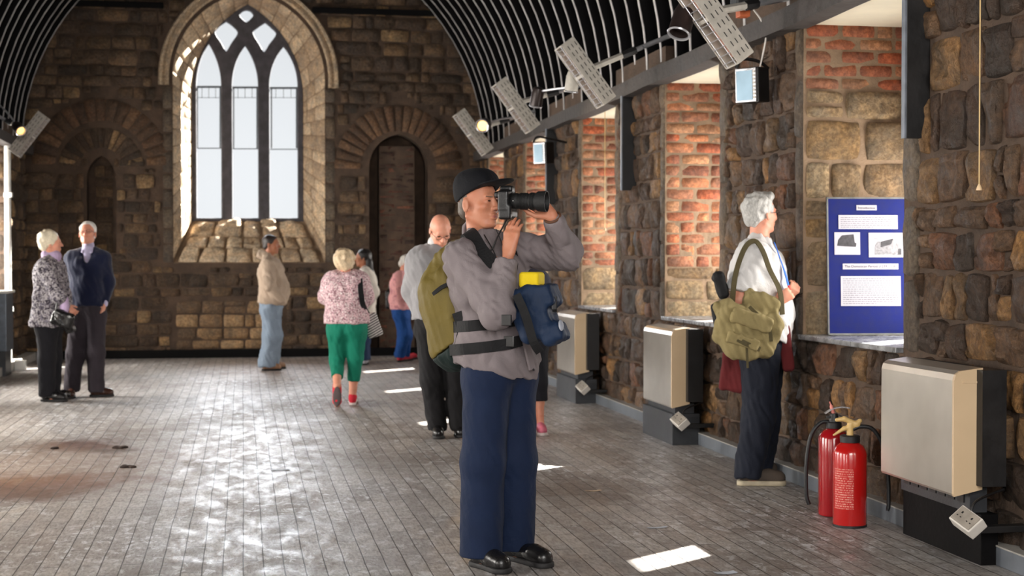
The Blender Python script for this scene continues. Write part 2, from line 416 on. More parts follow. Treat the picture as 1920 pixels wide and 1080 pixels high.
for i, (a, b) in enumerate(NICH):
    s = MB().box((XR - .04, a + .01, SILL), (NIN + .02, b - .01, SILL + .03), .006).build('trim_%d' % (i + 1), M_sill); struct(s)
    h = MB().box((XR + .0, a, NT_ - .01), (NIN, b, NT_ + .01)); hh = h.build('soffit', M_plaster, wr_)
    WZ1 = 2.05 if 7 < a < 8 else 2.25
    for k, (o0, o1) in enumerate(WINS[i]):
        n_ = len(NS) + 2
        fr = MB()
        for (p, q) in (((NIN + .1, o0, WZ0), (NIN + .15, o0 + .02, WZ1)), ((NIN + .1, o1 - .02, WZ0), (NIN + .15, o1, WZ1)), ((NIN + .1, o0, WZ0), (NIN + .15, o1, WZ0 + .02)), ((NIN + .1, o0, WZ1 - .02), (NIN + .15, o1, WZ1))): fr.box(p, q)
        wn = struct(fr.build('window_%d' % n_, M_iron)); NS.append(wn)
        MB().box((NIN + .12, o0 + .02, WZ0 + .02), (NIN + .126, o1 - .02, WZ1 - .02)).build('glass_pane', M_glass, wn)
# skirting
sk = struct(MB().box((XR - .10, YN, 0), (XR + .01, YB, .085), .003).build('baseboard_right', M_skirt))
MB().box((XR - .102, YN, .085), (XR + .01, YB, .093), .002).build('ledge', M_skirt_top, sk)
# ---- wall plate beams
def wobbly_beam(x0, x1, z0, z1, y0, y1, seed):
    V, Fc = [], []; n = 60
    for i in range(n + 1):
        y = y0 + (y1 - y0) * i / n
        for (x, z) in ((x0, z0), (x1, z0), (x1, z1), (x0, z1)):
            V.append(Vector((x + .012 * noise.noise(Vector((y * .8, seed, x))), y, z + .018 * noise.noise(Vector((y * .7, seed + 3, z))))))
    for i in range(n):
        for k in range(4): Fc.append((i * 4 + k, i * 4 + (k + 1) % 4, i * 4 + 4 + (k + 1) % 4, i * 4 + 4 + k))
    return V, Fc
o = mesh_obj('trim_20', *wobbly_beam(XR - .13, XR + .02, NT_ - .03, NT_ + .1, YN, YB, 1), M_greybeam); struct(o)
o = mesh_obj('trim_21', *wobbly_beam(XL - .02, XL + .13, NT_ - .03, NT_ + .1, YN, YB, 2), M_greybeam); struct(o)
# ---- black wall posts under the plate
for k, y in enumerate((7.25, 13.1, 16.5)):
    pb = MB().box((XR - .13, y - .02, 2.03), (XR - .001, y + .02, NT_ - .02), .004).build('trim_%d' % (22 + k), M_black); struct(pb)
    MB().box((XR - .14, y - .02, 2.03), (XR - .13, y + .02, NT_ - .02), .001).build('edge_strip', pm('post_edge', (112, 118, 128), .5), pb)

# ---- left wall
w = MB(); w.box((XL - .9, YN, 0), (XL, YB + .8, .5)); w.box((XL - .9, YN, NT_ + .02), (XL - .12, YB + .8, 6.6))
lys = sorted([q for n in LNICH for q in n]); lys = [YN] + lys + [YB + .8]
for a, b in zip(lys[0::2], lys[1::2]): w.box((XL - .9, a, .5), (XL, b, NT_ + .3))
for (a, b) in LNICH: w.box((XL - .9, a, 2.4), (XL - .6, b, NT_ + .3))
wl = struct(w.build('wall_left', M_mortar))
mpL = lambda s, t, o: Vector((XL + o, s, t))
V, Fc = masonry(mpL, 20.15, YB, .5, NT_, rnd, (.12, .26), (.14, .4), gap=.016, depth=.04, n=5, rough=.016)
masonry(mpL, 12, YB, 0, .5, rnd, (.12, .22), (.14, .4), gap=.016, depth=.04, n=4, rough=.016, V=V, Fc=Fc)
masonry(lambda s, t, o: Vector((s, 20.15 - o, t)), XL - .6, XL, .5, NT_, rnd, (.12, .3), (.2, .4), depth=.02, n=5, V=V, Fc=Fc)
mesh_obj('stonework', V, Fc, M_stone_back, wl, True)
for (a, b) in LNICH:
    MB().box((XL - .6, a, NT_ - .01), (XL - .1, b, NT_ + .01)).build('soffit', M_plaster, wl)
struct(MB().box((XL - .01, YN, 0), (XL + .16, YB, .11), .003).build('baseboard_left', pm('pale_skirting', (176, 172, 166), .5, var=.15)))
M_white = pm('white_gloss_paint', (226, 224, 218), .35, var=.08, bump=.1)
for k, (a, b) in enumerate(LNICH[:3]):
    fr = MB(); x0, x1 = XL - .7, XL - .62
    for (p, q) in (((x0, a, .5), (x1, a + .06, 2.4)), ((x0, b - .06, .5), (x1, b, 2.4)), ((x0, a, .5), (x1, b, .56)), ((x0, a, 2.34), (x1, b, 2.4)), ((x0, (a + b) / 2 - .03, .5), (x1, (a + b) / 2 + .03, 2.4)), ((x0, a, 1.4), (x1, b, 1.44))): fr.box(p, q)
    wn = struct(fr.build('window_%d' % (30 + k), M_white)); MB().box((x0 + .03, a + .05, .55), (x0 + .036, b - .05, 2.35)).build('glass_pane', M_glass, wn)
# near end wall
struct(MB().box((XL - .9, YN - .3, 0), (NOUT, YN, 6.6)).build('wall_near', M_mortar))

# ---- back wall
def arch_in(x, z, cx, w_, zs, rise, z0):
    if z < z0 or abs(x - cx) > w_: return False
    if z <= zs: return True
    r = (rise * rise + w_ * w_) / (2 * w_); dx = abs(x - cx)
    return (dx + (r - w_)) ** 2 + (z - zs) ** 2 < r * r
def arch_pts(cx, w_, zs, rise, z0, n=14):
    """outline bottom-left -> up -> apex -> down -> bottom-right"""
    r = (rise * rise + w_ * w_) / (2 * w_); a1 = math.atan2(rise, r - w_)
    L = [(cx - w_, z0), (cx - w_, z0 + (zs - z0) * .5)] + [(cx + (r - w_) - r * math.cos(a1 * i / n), zs + r * math.sin(a1 * i / n)) for i in range(n + 1)]
    Rr = [(2 * cx - x, z) for x, z in L[::-1]][1:]
    return L + Rr
WC, WW, WZS, WRI, WZB = .105, 1.08, 4.02, 1.24, 1.36                   # front edge of the splay
IC, IW, IZS, IRI, IZB = .085, .80, 3.82, 1.36, 2.0; YI = YB + .62        # tracery plane
LC = onY(190, 310, YB); LC = (LC.x, LC.z); RC = onY(747, 318, YB); RC = (RC.x, RC.z)
LANC = dict(cx=LC[0], w_=.2, zs=LC[1] - .18, rise=.32, z0=1.5)
RREC = dict(cx=RC[0] , w_=.43, zs=RC[1] + .02, rise=.5, z0=.0)
def in_open(x, z): return arch_in(x, z, WC, WW, WZS, WRI, WZB) or arch_in(x, z, **LANC) or arch_in(x, z, **RREC)
# front skin with holes: filled 2-D curve
def plate(name, outer, holes, y0, y1, mat, parent=None, bev=0):
    cu = bpy.data.curves.new(name, 'CURVE'); cu.dimensions = '2D'; cu.fill_mode = 'BOTH'; cu.extrude = abs(y1 - y0) / 2 - bev; cu.bevel_depth = bev; cu.bevel_resolution = 1
    for loop in [outer] + holes:
        sp = cu.splines.new('POLY'); sp.points.add(len(loop) - 1); sp.use_cyclic_u = True
        for p, q in zip(sp.points, loop): p.co = (q[0], q[1], 0, 1)
    tmp = bpy.data.objects.new(name + '_tmp', cu); COL.objects.link(tmp)
    me = bpy.data.meshes.new_from_object(tmp.evaluated_get(bpy.context.evaluated_depsgraph_get()))
    bpy.data.objects.remove(tmp)
    vs = [Vector((v.co.x, (y0 + y1) / 2 - v.co.z, v.co.y)) for v in me.vertices]; fs = [tuple(p.vertices) for p in me.polygons]
    bpy.data.meshes.remove(me)
    return MB().raw(vs, fs).build(name, mat, parent)
outer = [(XL - .3, 0), (XR + .2, 0), (XR + .2, 6.6), (XL - .3, 6.6)]
wb = struct(plate('wall_back', outer, [arch_pts(WC, WW, WZS, WRI, WZB), arch_pts(**LANC), arch_pts(RREC['cx'], RREC['w_'], RREC['zs'], RREC['rise'], .02)], YB, YB + .12, M_mortar))
plate('core', outer, [arch_pts(IC, IW + .02, IZS, IRI, IZB)], YI, YI + .07, M_mortar, wb)
mb_ = MB(); mb_.box((LANC['cx'] - .6, YB + .12, 1.2), (LANC['cx'] + .6, YB + .5, 4.2)) ; 
# loft of the window splay
op = arch_pts(WC, WW, WZS, WRI, WZB); ip = arch_pts(IC, IW, IZS, IRI, IZB)
def loft(A, B, ya, yb, closed=True, sub=8):
    V, Fc = [], []; n = len(A)
    for j in range(sub + 1):
        t = j / sub
        for (a, b) in zip(A, B): V.append(Vector((a[0] + (b[0] - a[0]) * t, ya + (yb - ya) * t, a[1] + (b[1] - a[1]) * t)))
    for j in range(sub):
        for i in range(n if closed else n - 1):
            k = (i + 1) % n; Fc.append((j * n + i, j * n + k, j * n + n + k, j * n + n + i))
    return V, Fc
mesh_obj('window_splay', *loft(op, ip, YB + .02, YI), M_mortar_l, wb)
# ashlar along the splay (both jambs + arch) and rubble on the sloping sill
def splay_map(side):
    n = 200
    seg = op[:len(op) // 2 + 1] if side < 0 else op[len(op) // 2:][::-1]; seg2 = ip[:len(ip) // 2 + 1] if side < 0 else ip[len(ip) // 2:][::-1]
    L = [0]
    for a, b in zip(seg, seg[1:]): L.append(L[-1] + math.dist(a, b))
    def mp(s, t, o):
        t = min(max(t, 0), L[-1] - 1e-4); i = max(k for k in range(len(L)) if L[k] <= t); i = min(i, len(seg) - 2); f = (t - L[i]) / (L[i + 1] - L[i])
        a = Vector((seg[i][0] + (seg[i + 1][0] - seg[i][0]) * f, YB, seg[i][1] + (seg[i + 1][1] - seg[i][1]) * f))
        b = Vector((seg2[i][0] + (seg2[i + 1][0] - seg2[i][0]) * f, YI, seg2[i][1] + (seg2[i + 1][1] - seg2[i][1]) * f))
        p = a + (b - a) * s; tg = Vector((seg[i + 1][0] - seg[i][0], 0, seg[i + 1][1] - seg[i][1])).normalized()
        nn = (b - a).cross(tg).normalized(); nn = nn if nn.x * (WC - p.x) + nn.z * (3.2 - p.z) > 0 else -nn
        return p + nn * o
    return mp, L[-1]
V, Fc = [], []
for sd in (-1, 1):
    mp, L = splay_map(sd); masonry(mp, 0.0, 1.0, 0.05, L, rnd, (.18, .3), (.35, .65), gap=.006, depth=.004, n=4, rough=.0012, jit=.001, V=V, Fc=Fc)
mesh_obj('splay_ashlar', V, Fc, M_stone_win, wb, True)
def mpS(s, t, o):
    a = Vector((op[0][0] + (op[-1][0] - op[0][0]) * s, YB, WZB)); b = Vector((ip[0][0] + (ip[-1][0] - ip[0][0]) * s, YI, IZB)); p = a + (b - a) * t
    return p + Vector((0, -.72, .69)) * o
V, Fc = masonry(mpS, 0.02, .98, .02, .98, rnd, (.24, .34), (.1, .26), gap=.012, depth=.045, n=7, rough=.04)
mesh_obj('sill_rubble', V, Fc, M_stone_win, wb, True)
# main rubble
def mpB(s, t, o): return Vector((s, YB - o, t))
RO = .96
def in_ring(x, z):
    if in_open(x, z): return True
    if -.95 < x < .55 and .12 < z < .82: return True
    if math.hypot(x - LC[0], z - LC[1]) < RO + .0 and z > LC[1] - .02: return True
    if math.hypot(x - RC[0], z - RC[1]) < RO and z > RC[1] - .02: return True
    dx = abs(x - WC)
    if z > WZB - .02 and z < WZS and dx < WW + .14: return True
    return arch_in(x, z, WC, WW + .16, WZS, WRI + .16, WZB)
V, Fc = masonry(mpB, XL, XR, 0.02, 6.4, rnd, (.13, .24), (.16, .5), gap=.016, depth=.035, n=5, rough=.018, mask=in_ring, jit=.01)
mesh_obj('rubble', V, Fc, M_stone_back, wb, True)
M_rep = stone_mat('repair_stone', [(166, 140, 108), (120, 98, 76), (150, 124, 94), (104, 86, 68), (182, 154, 118), (136, 112, 86)], rough=.85, grime=.35, bs=.4)
V, Fc = masonry(mpB, -.95, .55, .12, .82, rnd, (.12, .2), (.2, .46), gap=.012, depth=.02, n=5, rough=.01)
mesh_obj('repair_stones', V, Fc, M_rep, wb, True)
# voussoir rings
def ring(cx, cz, r0, r1, a0, a1, n, V, Fc, depth=.03, y=YB, nn=5):
    for i in range(n):
        b0 = a0 + (a1 - a0) * i / n; b1 = a0 + (a1 - a0) * (i + 1) / n
        mp = lambda s, t, o: Vector((cx + t * math.cos(s), y - o, cz + t * math.sin(s)))
        g = .008 / r1
        one_stone(V, Fc, mp, b0 + g, b1 - g, r0 + .005, r1 - .005, depth, rnd, nn, .006, 0, .3)
V, Fc = [], []
ring(LC[0], LC[1], .62, .95, 0.0, PI, 17, V, Fc, .03); ring(RC[0], RC[1], .55, .95, 0, PI, 19, V, Fc, .03)
mesh_obj('voussoirs', V, Fc, M_vous, wb, True)
V, Fc = [], []
ring(LC[0], LC[1] - .06, .3, .6, .15, PI - .15, 15, V, Fc, .03)
def mk(x, z): return in_open(x, z) or math.hypot(x - LC[0], z - LC[1] + .06) > .6 or math.hypot(x - LC[0], z - LC[1] + .06) < .3 and z > LC[1]
masonry(mpB, LC[0] - .6, LC[0] + .6, LC[1] - .02, LC[1] + .1, rnd, (.08, .12), (.12, .2), depth=.03, n=4, mask=lambda x, z: in_open(x, z), V=V, Fc=Fc)
mesh_obj('inner_voussoirs', V, Fc, M_stone_back, wb, True)
# hood moulding and jamb quoins of the big window
def arch_tube(cx, w_, zs, rise, z0, y, prof, mat, name):
    pts = arch_pts(cx, w_, zs, rise, z0, 20); V, Fc = [], []; n = len(pts); m = len(prof)
    for i, p in enumerate(pts):
        a = pts[max(i - 1, 0)]; b = pts[min(i + 1, n - 1)]; tx, tz = b[0] - a[0], b[1] - a[1]; l = math.hypot(tx, tz); nx, nz = -tz / l, tx / l
        for (u, o) in prof: V.append(Vector((p[0] + nx * u, y - o, p[1] + nz * u)))
    for i in range(n - 1):
        for k in range(m): Fc.append((i * m + k, i * m + (k + 1) % m, i * m + m + (k + 1) % m, i * m + m + k))
    return MB().raw(V, Fc).build(name, mat, wb, True)
arch_tube(WC, WW + .05, WZS, WRI + .06, 3.9, YB, [(-.0, 0), (0, .03), (.02, .05), (.045, .05), (.05, .015), (.09, .02), (.1, .06), (.13, .065), (.15, .03), (.15, 0)], M_stone_win, 'hood_moulding')
V, Fc = [], []
for x0, x1 in ((WC - WW - .15, WC - WW), (WC + WW, WC + WW + .15)):
    masonry(mpB, x0, x1, WZB, 3.9, rnd, (.2, .34), (.15, .15), depth=.02, n=5, rough=.006, V=V, Fc=Fc, jit=.003)
mesh_obj('window_quoins', V, Fc, M_quoin, wb, True)
# recess interiors
ap = arch_pts(**LANC); mesh_obj('lancet_reveal', *loft(ap, ap, YB + .02, YB + .3, sub=2), M_black if False else M_mortar, wb)
V, Fc = masonry(lambda s, t, o: Vector((s, YB + .3 - o, t)), LANC['cx'] - .12, LANC['cx'] + .14, 1.5, LANC['zs'] + .2, rnd, (.12, .25), (.13, .28), depth=.03, n=4)
mesh_obj('lancet_blocking', V, Fc, M_stone_back, wb, True)
MB().box((LANC['cx'] - .4, YB + .3, 1.3), (LANC['cx'] + .4, YB + .34, 4.2)).build('lancet_back', M_mortar, wb)
ap = arch_pts(RREC['cx'], RREC['w_'], RREC['zs'], RREC['rise'], .0); mesh_obj('arch_reveal', *loft(ap, ap, YB + .02, YB + .45, sub=3), M_mortar, wb)
MB().box((RREC['cx'] - .5, YB + .45, 0), (RREC['cx'] + .5, YB + .5, 4.0)).build('arch_back', M_mortar, wb)
V, Fc = masonry(lambda s, t, o: Vector((s, YB + .14 - o, t)), RREC['cx'] - .27, RREC['cx'] + .25, 0.02, RREC['zs'] + .33, rnd, (.065, .085), (.13, .24), gap=.012, depth=.02, n=3, rough=.006, brick=True, jit=.006)
mesh_obj('brick_blocking', V, Fc, M_brick_dark, wb, True)
MB().box((RREC['cx'] - .27, YB + .13, 0), (RREC['cx'] + .25, YB + .44, RREC['zs'] + .33)).build('blocking_core', M_mortar, wb)
struct(MB().box((XL, YB - .06, 0), (XR, YB, .12), .004).build('baseboard_back', M_blackwood))
# dark ledge across the gable
struct(MB().box((XL, YB - .1, 4.98), (WC - WW - .12, YB + .02, 5.06), .01).build('trim_30', M_blackwood))
struct(MB().box((WC + WW + .12 - .3, YB - .1, 4.98), (XR, YB + .02, 5.06), .01).build('trim_31', M_blackwood))
# ---- tracery
def px2(x, y):
    p = onY(x, y, YI); return (p.x, p.z)
def lanc_hole(x0, x1, ys_, ya, yb):
    a = px2(x0, ys_); b = px2(x1, ys_); t = px2((x0 + x1) / 2, ya); bt = px2(x0, yb)
    return arch_pts((a[0] + b[0]) / 2, (b[0] - a[0]) / 2, a[1], t[1] - a[1], bt[1], 10)
holes = [lanc_hole(366, 417, 160, 78, 411), lanc_hole(433, 486, 160, 82, 411), lanc_hole(503, 560, 160, 84, 411)]
def blob(pts): return [(p.x, p.z) for p in spline([onY(x, y, YI) for x, y in pts], 5)[:-1]]
holes.append(blob([(424, 38), (438, 48), (448, 62), (436, 82), (424, 99), (413, 82), (401, 62), (410, 48), (424, 38)]))
holes.append(blob([(497, 40), (509, 50), (520, 64), (507, 84), (495, 100), (484, 84), (472, 62), (482, 50), (497, 40)]))
holes.append(blob([(462, 17), (471, 20), (477, 29), (471, 38), (462, 44), (453, 38), (447, 29), (453, 20), (462, 17)]))
M_trac = pm('tracery_stone', (74, 72, 78), .7, var=.4, scale=8, bump=.5, bscale=30)
win = struct(plate('window_1', arch_pts(IC, IW, IZS, IRI, IZB - .01, 20), holes, YI - .03, YI + .06, M_trac, None, .02))
plate('glass_pane', arch_pts(IC, IW - .02, IZS, IRI - .02, IZB + .01, 12), [], YI + .012, YI + .018, M_glass, win)
for k, (x0, x1) in enumerate(((366, 417), (433, 486), (503, 560))):
    lw = MB(); ins = 3
    def seg(xa, ya, xb, yb, r=.011):
        lw.tube([onY(xa, ya, YI + .03), onY(xb, yb, YI + .03)], r, 6)
    seg(x0, 163 + k, x1, 163 + k, .016); seg(x0, 278 + k, x1, 278 + k, .008)
    if k != 9:
        seg(x0 + 4 + k, 163, x0 + 4 + k, 278, .013); seg(x1 - 4, 163, x1 - 4, 278, .013)
    seg(x0, 183, x1, 183, .004)
    for q in range(1, 4):
        xx = x0 + (x1 - x0) * q / 4; seg(xx, 163, xx, 184, .005)
    lw.build('saddle_bars', M_iron, win)

# ---- ceiling: barrel vault, boards between curved ribs
def arc_band(r0, r1, y0, y1, n=48, a0=0.0, a1=PI):
    V, Fc = [], []
    for i in range(n + 1):
        a = a0 + (a1 - a0) * i / n; c, s = math.cos(a), math.sin(a)
        for (r, y) in ((r0, y0), (r0, y1), (r1, y1), (r1, y0)): V.append(Vector((VX + r * c, y, VZ + r * s)))
    for i in range(n):
        for k in range(4): Fc.append((i * 4 + k, i * 4 + (k + 1) % 4, i * 4 + 4 + (k + 1) % 4, i * 4 + 4 + k))
    Fc += [(0, 1, 2, 3), tuple(n * 4 + k for k in (3, 2, 1, 0))]
    return V, Fc
ceil = struct(MB().raw(*arc_band(VR + .13, VR + .17, YN, YB + .02, 64, -.003, PI + .003)).build('ceiling', M_blackwood))
def rib_mat():
    t = NT('rib_paint'); v = t.coord(); n = t.noise(v, 11, 6, .7)
    t.set('Base Color', t.ramp(n, [(.35, srgb(38, 36, 37)), (.6, srgb(72, 69, 70)), (.75, srgb(120, 112, 104))])); t.set('Roughness', .42)
    t.set('Normal', t.bump(t.noise(v, 25, 4), .4, .01)); return t.m
M_rib = rib_mat(); M_soff = pm('rib_soffit_worn', (176, 172, 170), .5, var=.35, scale=7, bump=.4, bscale=20)  # pale grey puts floor-bounce light, along with worn paint, into the soffit colour
y = YB - .16; k = 0
while y > 1.0:
    jig = .02 * math.sin(k * 2.3)
    r = MB().raw(*arc_band(VR + jig * .3, VR + .14, y - .021, y + .021, 40)).build('rib', M_blackwood, ceil)
    MB().raw(*arc_band(VR - .006 + jig * .3, VR + jig * .3 + .001, y - .021, y + .021, 40)).build('rib_lath', M_soff, r, True)  # thin skin on the rib underside, carrying the painted bounce light
    y -= .43; k += 1
# ================================================================== implicit surfaces
def A3(v): return np.array(v, dtype=np.float32)
def basis(x, y):
    """orthonormal columns: x kept, y made perpendicular"""
    x = Vector(x).normalized(); y = Vector(y); y = (y - x * y.dot(x)).normalized(); z = x.cross(y)
    return np.array([list(x), list(y), list(z)], dtype=np.float32).T
class SDF:
    def __init__(s, k=.02): s.ops = []; s.k = k; s.cuts = []
    def _add(s, fn, lo, hi, k, sub): s.ops.append((fn, A3(lo), A3(hi), s.k if k is None else k, sub)); return s
    def cone(s, a, b, ra, rb=None, k=None, ax=None, sc=1.0, sub=False):
        rb = ra if rb is None else rb; a = A3(a); b = A3(b); ba = b - a; L = float(ba @ ba) + 1e-12
        if ax is not None: ax = A3(Vector(ax).normalized())
        def fn(p):
            pa = p - a; t = np.clip((pa @ ba) / L, 0, 1); v = pa - t[..., None] * ba
            if ax is not None: v = v + ((sc - 1) * (v @ ax))[..., None] * ax
            r = ra + (rb - ra) * t
            n = np.sqrt((v * v).sum(-1)) - r
            return n
        m = max(ra, rb) * max(1.0, 1.0 / min(sc, 1.0))
        return s._add(fn, np.minimum(a, b) - m, np.maximum(a, b) + m, k, sub)
    def ell(s, c, B, rad, k=None, sub=False, pw=2):
        c = A3(c); rad = A3(rad); B = np.eye(3, dtype=np.float32) if B is None else B
        def fn(p):
            q = (p - c) @ B; u = q / rad
            if pw == 2: n = np.sqrt((u * u).sum(-1)) + 1e-6
            else: n = (np.abs(u) ** pw).sum(-1) ** (1 / pw) + 1e-6
            g = np.sqrt(((u / rad) ** 2).sum(-1)) + 1e-6
            g0 = np.sqrt((u * u).sum(-1)) + 1e-6
            return (n - 1) * g0 / g
        e = (np.abs(B) @ rad)
        return s._add(fn, c - e, c + e, k, sub)
    def box(s, c, B, half, r=.01, k=None, sub=False):
        c = A3(c); half = A3(half); B = np.eye(3, dtype=np.float32) if B is None else B
        def fn(p):
            q = np.abs((p - c) @ B) - (half - r); o = np.maximum(q, 0)
            return np.sqrt((o * o).sum(-1)) + np.minimum(q.max(-1), 0) - r
        e = (np.abs(B) @ half)
        return s._add(fn, c - e, c + e, k, sub)
    def cut(s, p, n, k=.004, region=None):
        """keep the side where (x-p).n < 0"""
        s.cuts.append((A3(p), A3(Vector(n).normalized()), k, region)); return s
    def mesh(s, h, disp=None):
        adds = [o for o in s.ops if not o[4]]
        lo = np.min([o[1] for o in adds], 0) - 4 * h - .02; hi = np.max([o[2] for o in adds], 0) + 4 * h + .02
        n = np.ceil((hi - lo) / h).astype(int) + 1
        Fd = np.full(n, 1.0, dtype=np.float32)
        axs = [lo[i] + h * np.arange(n[i], dtype=np.float32) for i in range(3)]
        for fn, l, u, k, sub in s.ops:
            i0 = np.clip(((l - lo - k - 4 * h) / h).astype(int), 0, n - 1); i1 = np.clip(((u - lo + k + 4 * h) / h).astype(int) + 2, 1, n)
            if np.any(i1 <= i0): continue
            g = np.stack(np.meshgrid(axs[0][i0[0]:i1[0]], axs[1][i0[1]:i1[1]], axs[2][i0[2]:i1[2]], indexing='ij'), -1)
            d = fn(g).astype(np.float32); sl = (slice(i0[0], i1[0]), slice(i0[1], i1[1]), slice(i0[2], i1[2])); f = Fd[sl]
            kk = max(k, 1e-5)
            if sub:
                d = -d; hh = np.maximum(kk - np.abs(f - d), 0) / kk; Fd[sl] = np.maximum(f, d) + hh * hh * kk * .25
            else:
                hh = np.maximum(kk - np.abs(f - d), 0) / kk; Fd[sl] = np.minimum(f, d) - hh * hh * kk * .25
        if s.cuts:
            g = np.stack(np.meshgrid(*axs, indexing='ij'), -1)
            for p, nn, k, reg in s.cuts:
                d = (g - p) @ nn
                if reg is not None:
                    rc, rr = reg; far = np.sqrt(((g - A3(rc)) ** 2).sum(-1)) - rr; d = np.where(far > 0, -1, d)
                hh = np.maximum(k - np.abs(Fd - d), 0) / k; Fd = np.maximum(Fd, d) + hh * hh * k * .25
        if disp is not None:
            near = np.abs(Fd) < 4 * h + .02
            idx = np.nonzero(near); pts = np.stack([axs[i][idx[i]] for i in range(3)], -1)
            Fd[idx] += disp(pts)
        return nets(Fd, lo, h)
def nets(Fd, lo, h):
    S = Fd < 0; nx, ny, nz = Fd.shape
    cnt = np.zeros((nx - 1, ny - 1, nz - 1), np.int8)
    for a in (0, 1):
        for b in (0, 1):
            for c in (0, 1): cnt += S[a:nx - 1 + a, b:ny - 1 + b, c:nz - 1 + c]
    act = (cnt > 0) & (cnt < 8); I, J, K = np.nonzero(act)
    idx = np.full(act.shape, -1, np.int32); idx[I, J, K] = np.arange(len(I))
    pos = np.zeros((len(I), 3), np.float32); num = np.zeros(len(I), np.float32)
    for ax in range(3):
        for a in (0, 1):
            for b in (0, 1):
                o0 = [0, 0, 0]; q = [i for i in range(3) if i != ax]; o0[q[0]] = a; o0[q[1]] = b; o1 = list(o0); o1[ax] = 1
                f0 = Fd[I + o0[0], J + o0[1], K + o0[2]]; f1 = Fd[I + o1[0], J + o1[1], K + o1[2]]
                m = (f0 < 0) != (f1 < 0); t = np.where(m, f0 / np.where(m, f0 - f1, 1), 0)
                p = np.zeros((len(I), 3), np.float32); p[:, q[0]] = a; p[:, q[1]] = b; p[:, ax] = t
                pos += p * m[:, None]; num += m
    V = lo + h * (np.stack([I, J, K], -1) + pos / num[:, None])
    faces = []
    for ax in range(3):
        q = [i for i in range(3) if i != ax]
        sl0 = [slice(1, -1)] * 3; sl0[ax] = slice(0, -1); sl1 = list(sl0); sl1[ax] = slice(1, None)
        a = S[tuple(sl0)]; b = S[tuple(sl1)]; E = np.nonzero(a != b)
        c = [E[0].copy(), E[1].copy(), E[2].copy()]
        for i in q: c[i] += 1
        fl = a[E]
        def cell(d0, d1):
            cc = [c[0].copy(), c[1].copy(), c[2].copy()]; cc[q[0]] -= d0; cc[q[1]] -= d1; return idx[cc[0], cc[1], cc[2]]
        Q = np.stack([cell(1, 1), cell(0, 1), cell(0, 0), cell(1, 0)], -1)
        flip = fl if ax != 1 else ~fl
        Q[~flip] = Q[~flip][:, ::-1]; faces.append(Q)
    Fq = np.concatenate(faces); Fq = Fq[(Fq >= 0).all(1)]
    return V.astype(np.float64), Fq
def fold(amp, sx=9, sy=9, sz=3.0, seed=0.0, ridge=True):
    """wrinkle displacement: warped sines stretched along z"""
    sx *= 1.9; sy *= 1.9; sz *= 1.7
    def fn(p):
        x, y, z = p[:, 0] * sx, p[:, 1] * sy, p[:, 2] * sz; s = seed
        wx = np.sin(z * 1.7 + s) * .9 + np.sin(y * 1.3 + z * 3.1 + s * 2) * .6; wy = np.sin(x * 1.1 + z * 2.3 + s) * .8
        a = np.sin(x * 1.9 + wx + s) + np.sin(y * 2.3 + wy + s * 3) + .6 * np.sin((x + y) * 3.7 + z * 2.9 + wx * 1.4) + .4 * np.sin((x - y) * 6.1 + wy * 2 + z * 5)
        if ridge: a = 1.2 - np.abs(a)
        return (a * amp * .85).astype(np.float32)
    return fn
def clump(amp, f=60, seed=0.0):
    def fn(p):
        q = p * f
        a = np.sin(q[:, 0] + np.sin(q[:, 2] * .5 + seed) * 2) * np.sin(q[:, 1] + np.sin(q[:, 0] * .7) * 1.5) + .6 * np.sin(q[:, 2] * .8 + q[:, 0] * .9 + np.sin(q[:, 1]) * 2)
        return (a * amp).astype(np.float32)
    return fn
def relax(V, Fq, it=1, lam=.5):
    for _ in range(it):
        S = np.zeros_like(V); C = np.zeros(len(V))
        for a, b in ((0, 1), (1, 2), (2, 3), (3, 0)):
            np.add.at(S, Fq[:, a], V[Fq[:, b]]); np.add.at(S, Fq[:, b], V[Fq[:, a]]); np.add.at(C, Fq[:, a], 1); np.add.at(C, Fq[:, b], 1)
        V = V + lam * (S / np.maximum(C, 1)[:, None] - V)
    return V
def sdf_obj(name, sdf, h, mat, parent=None, disp=None, it=1):
    V, Fq = sdf.mesh(h, disp); V = relax(V, Fq, it)
    return mesh_obj(name, V, Fq, mat, parent, True)

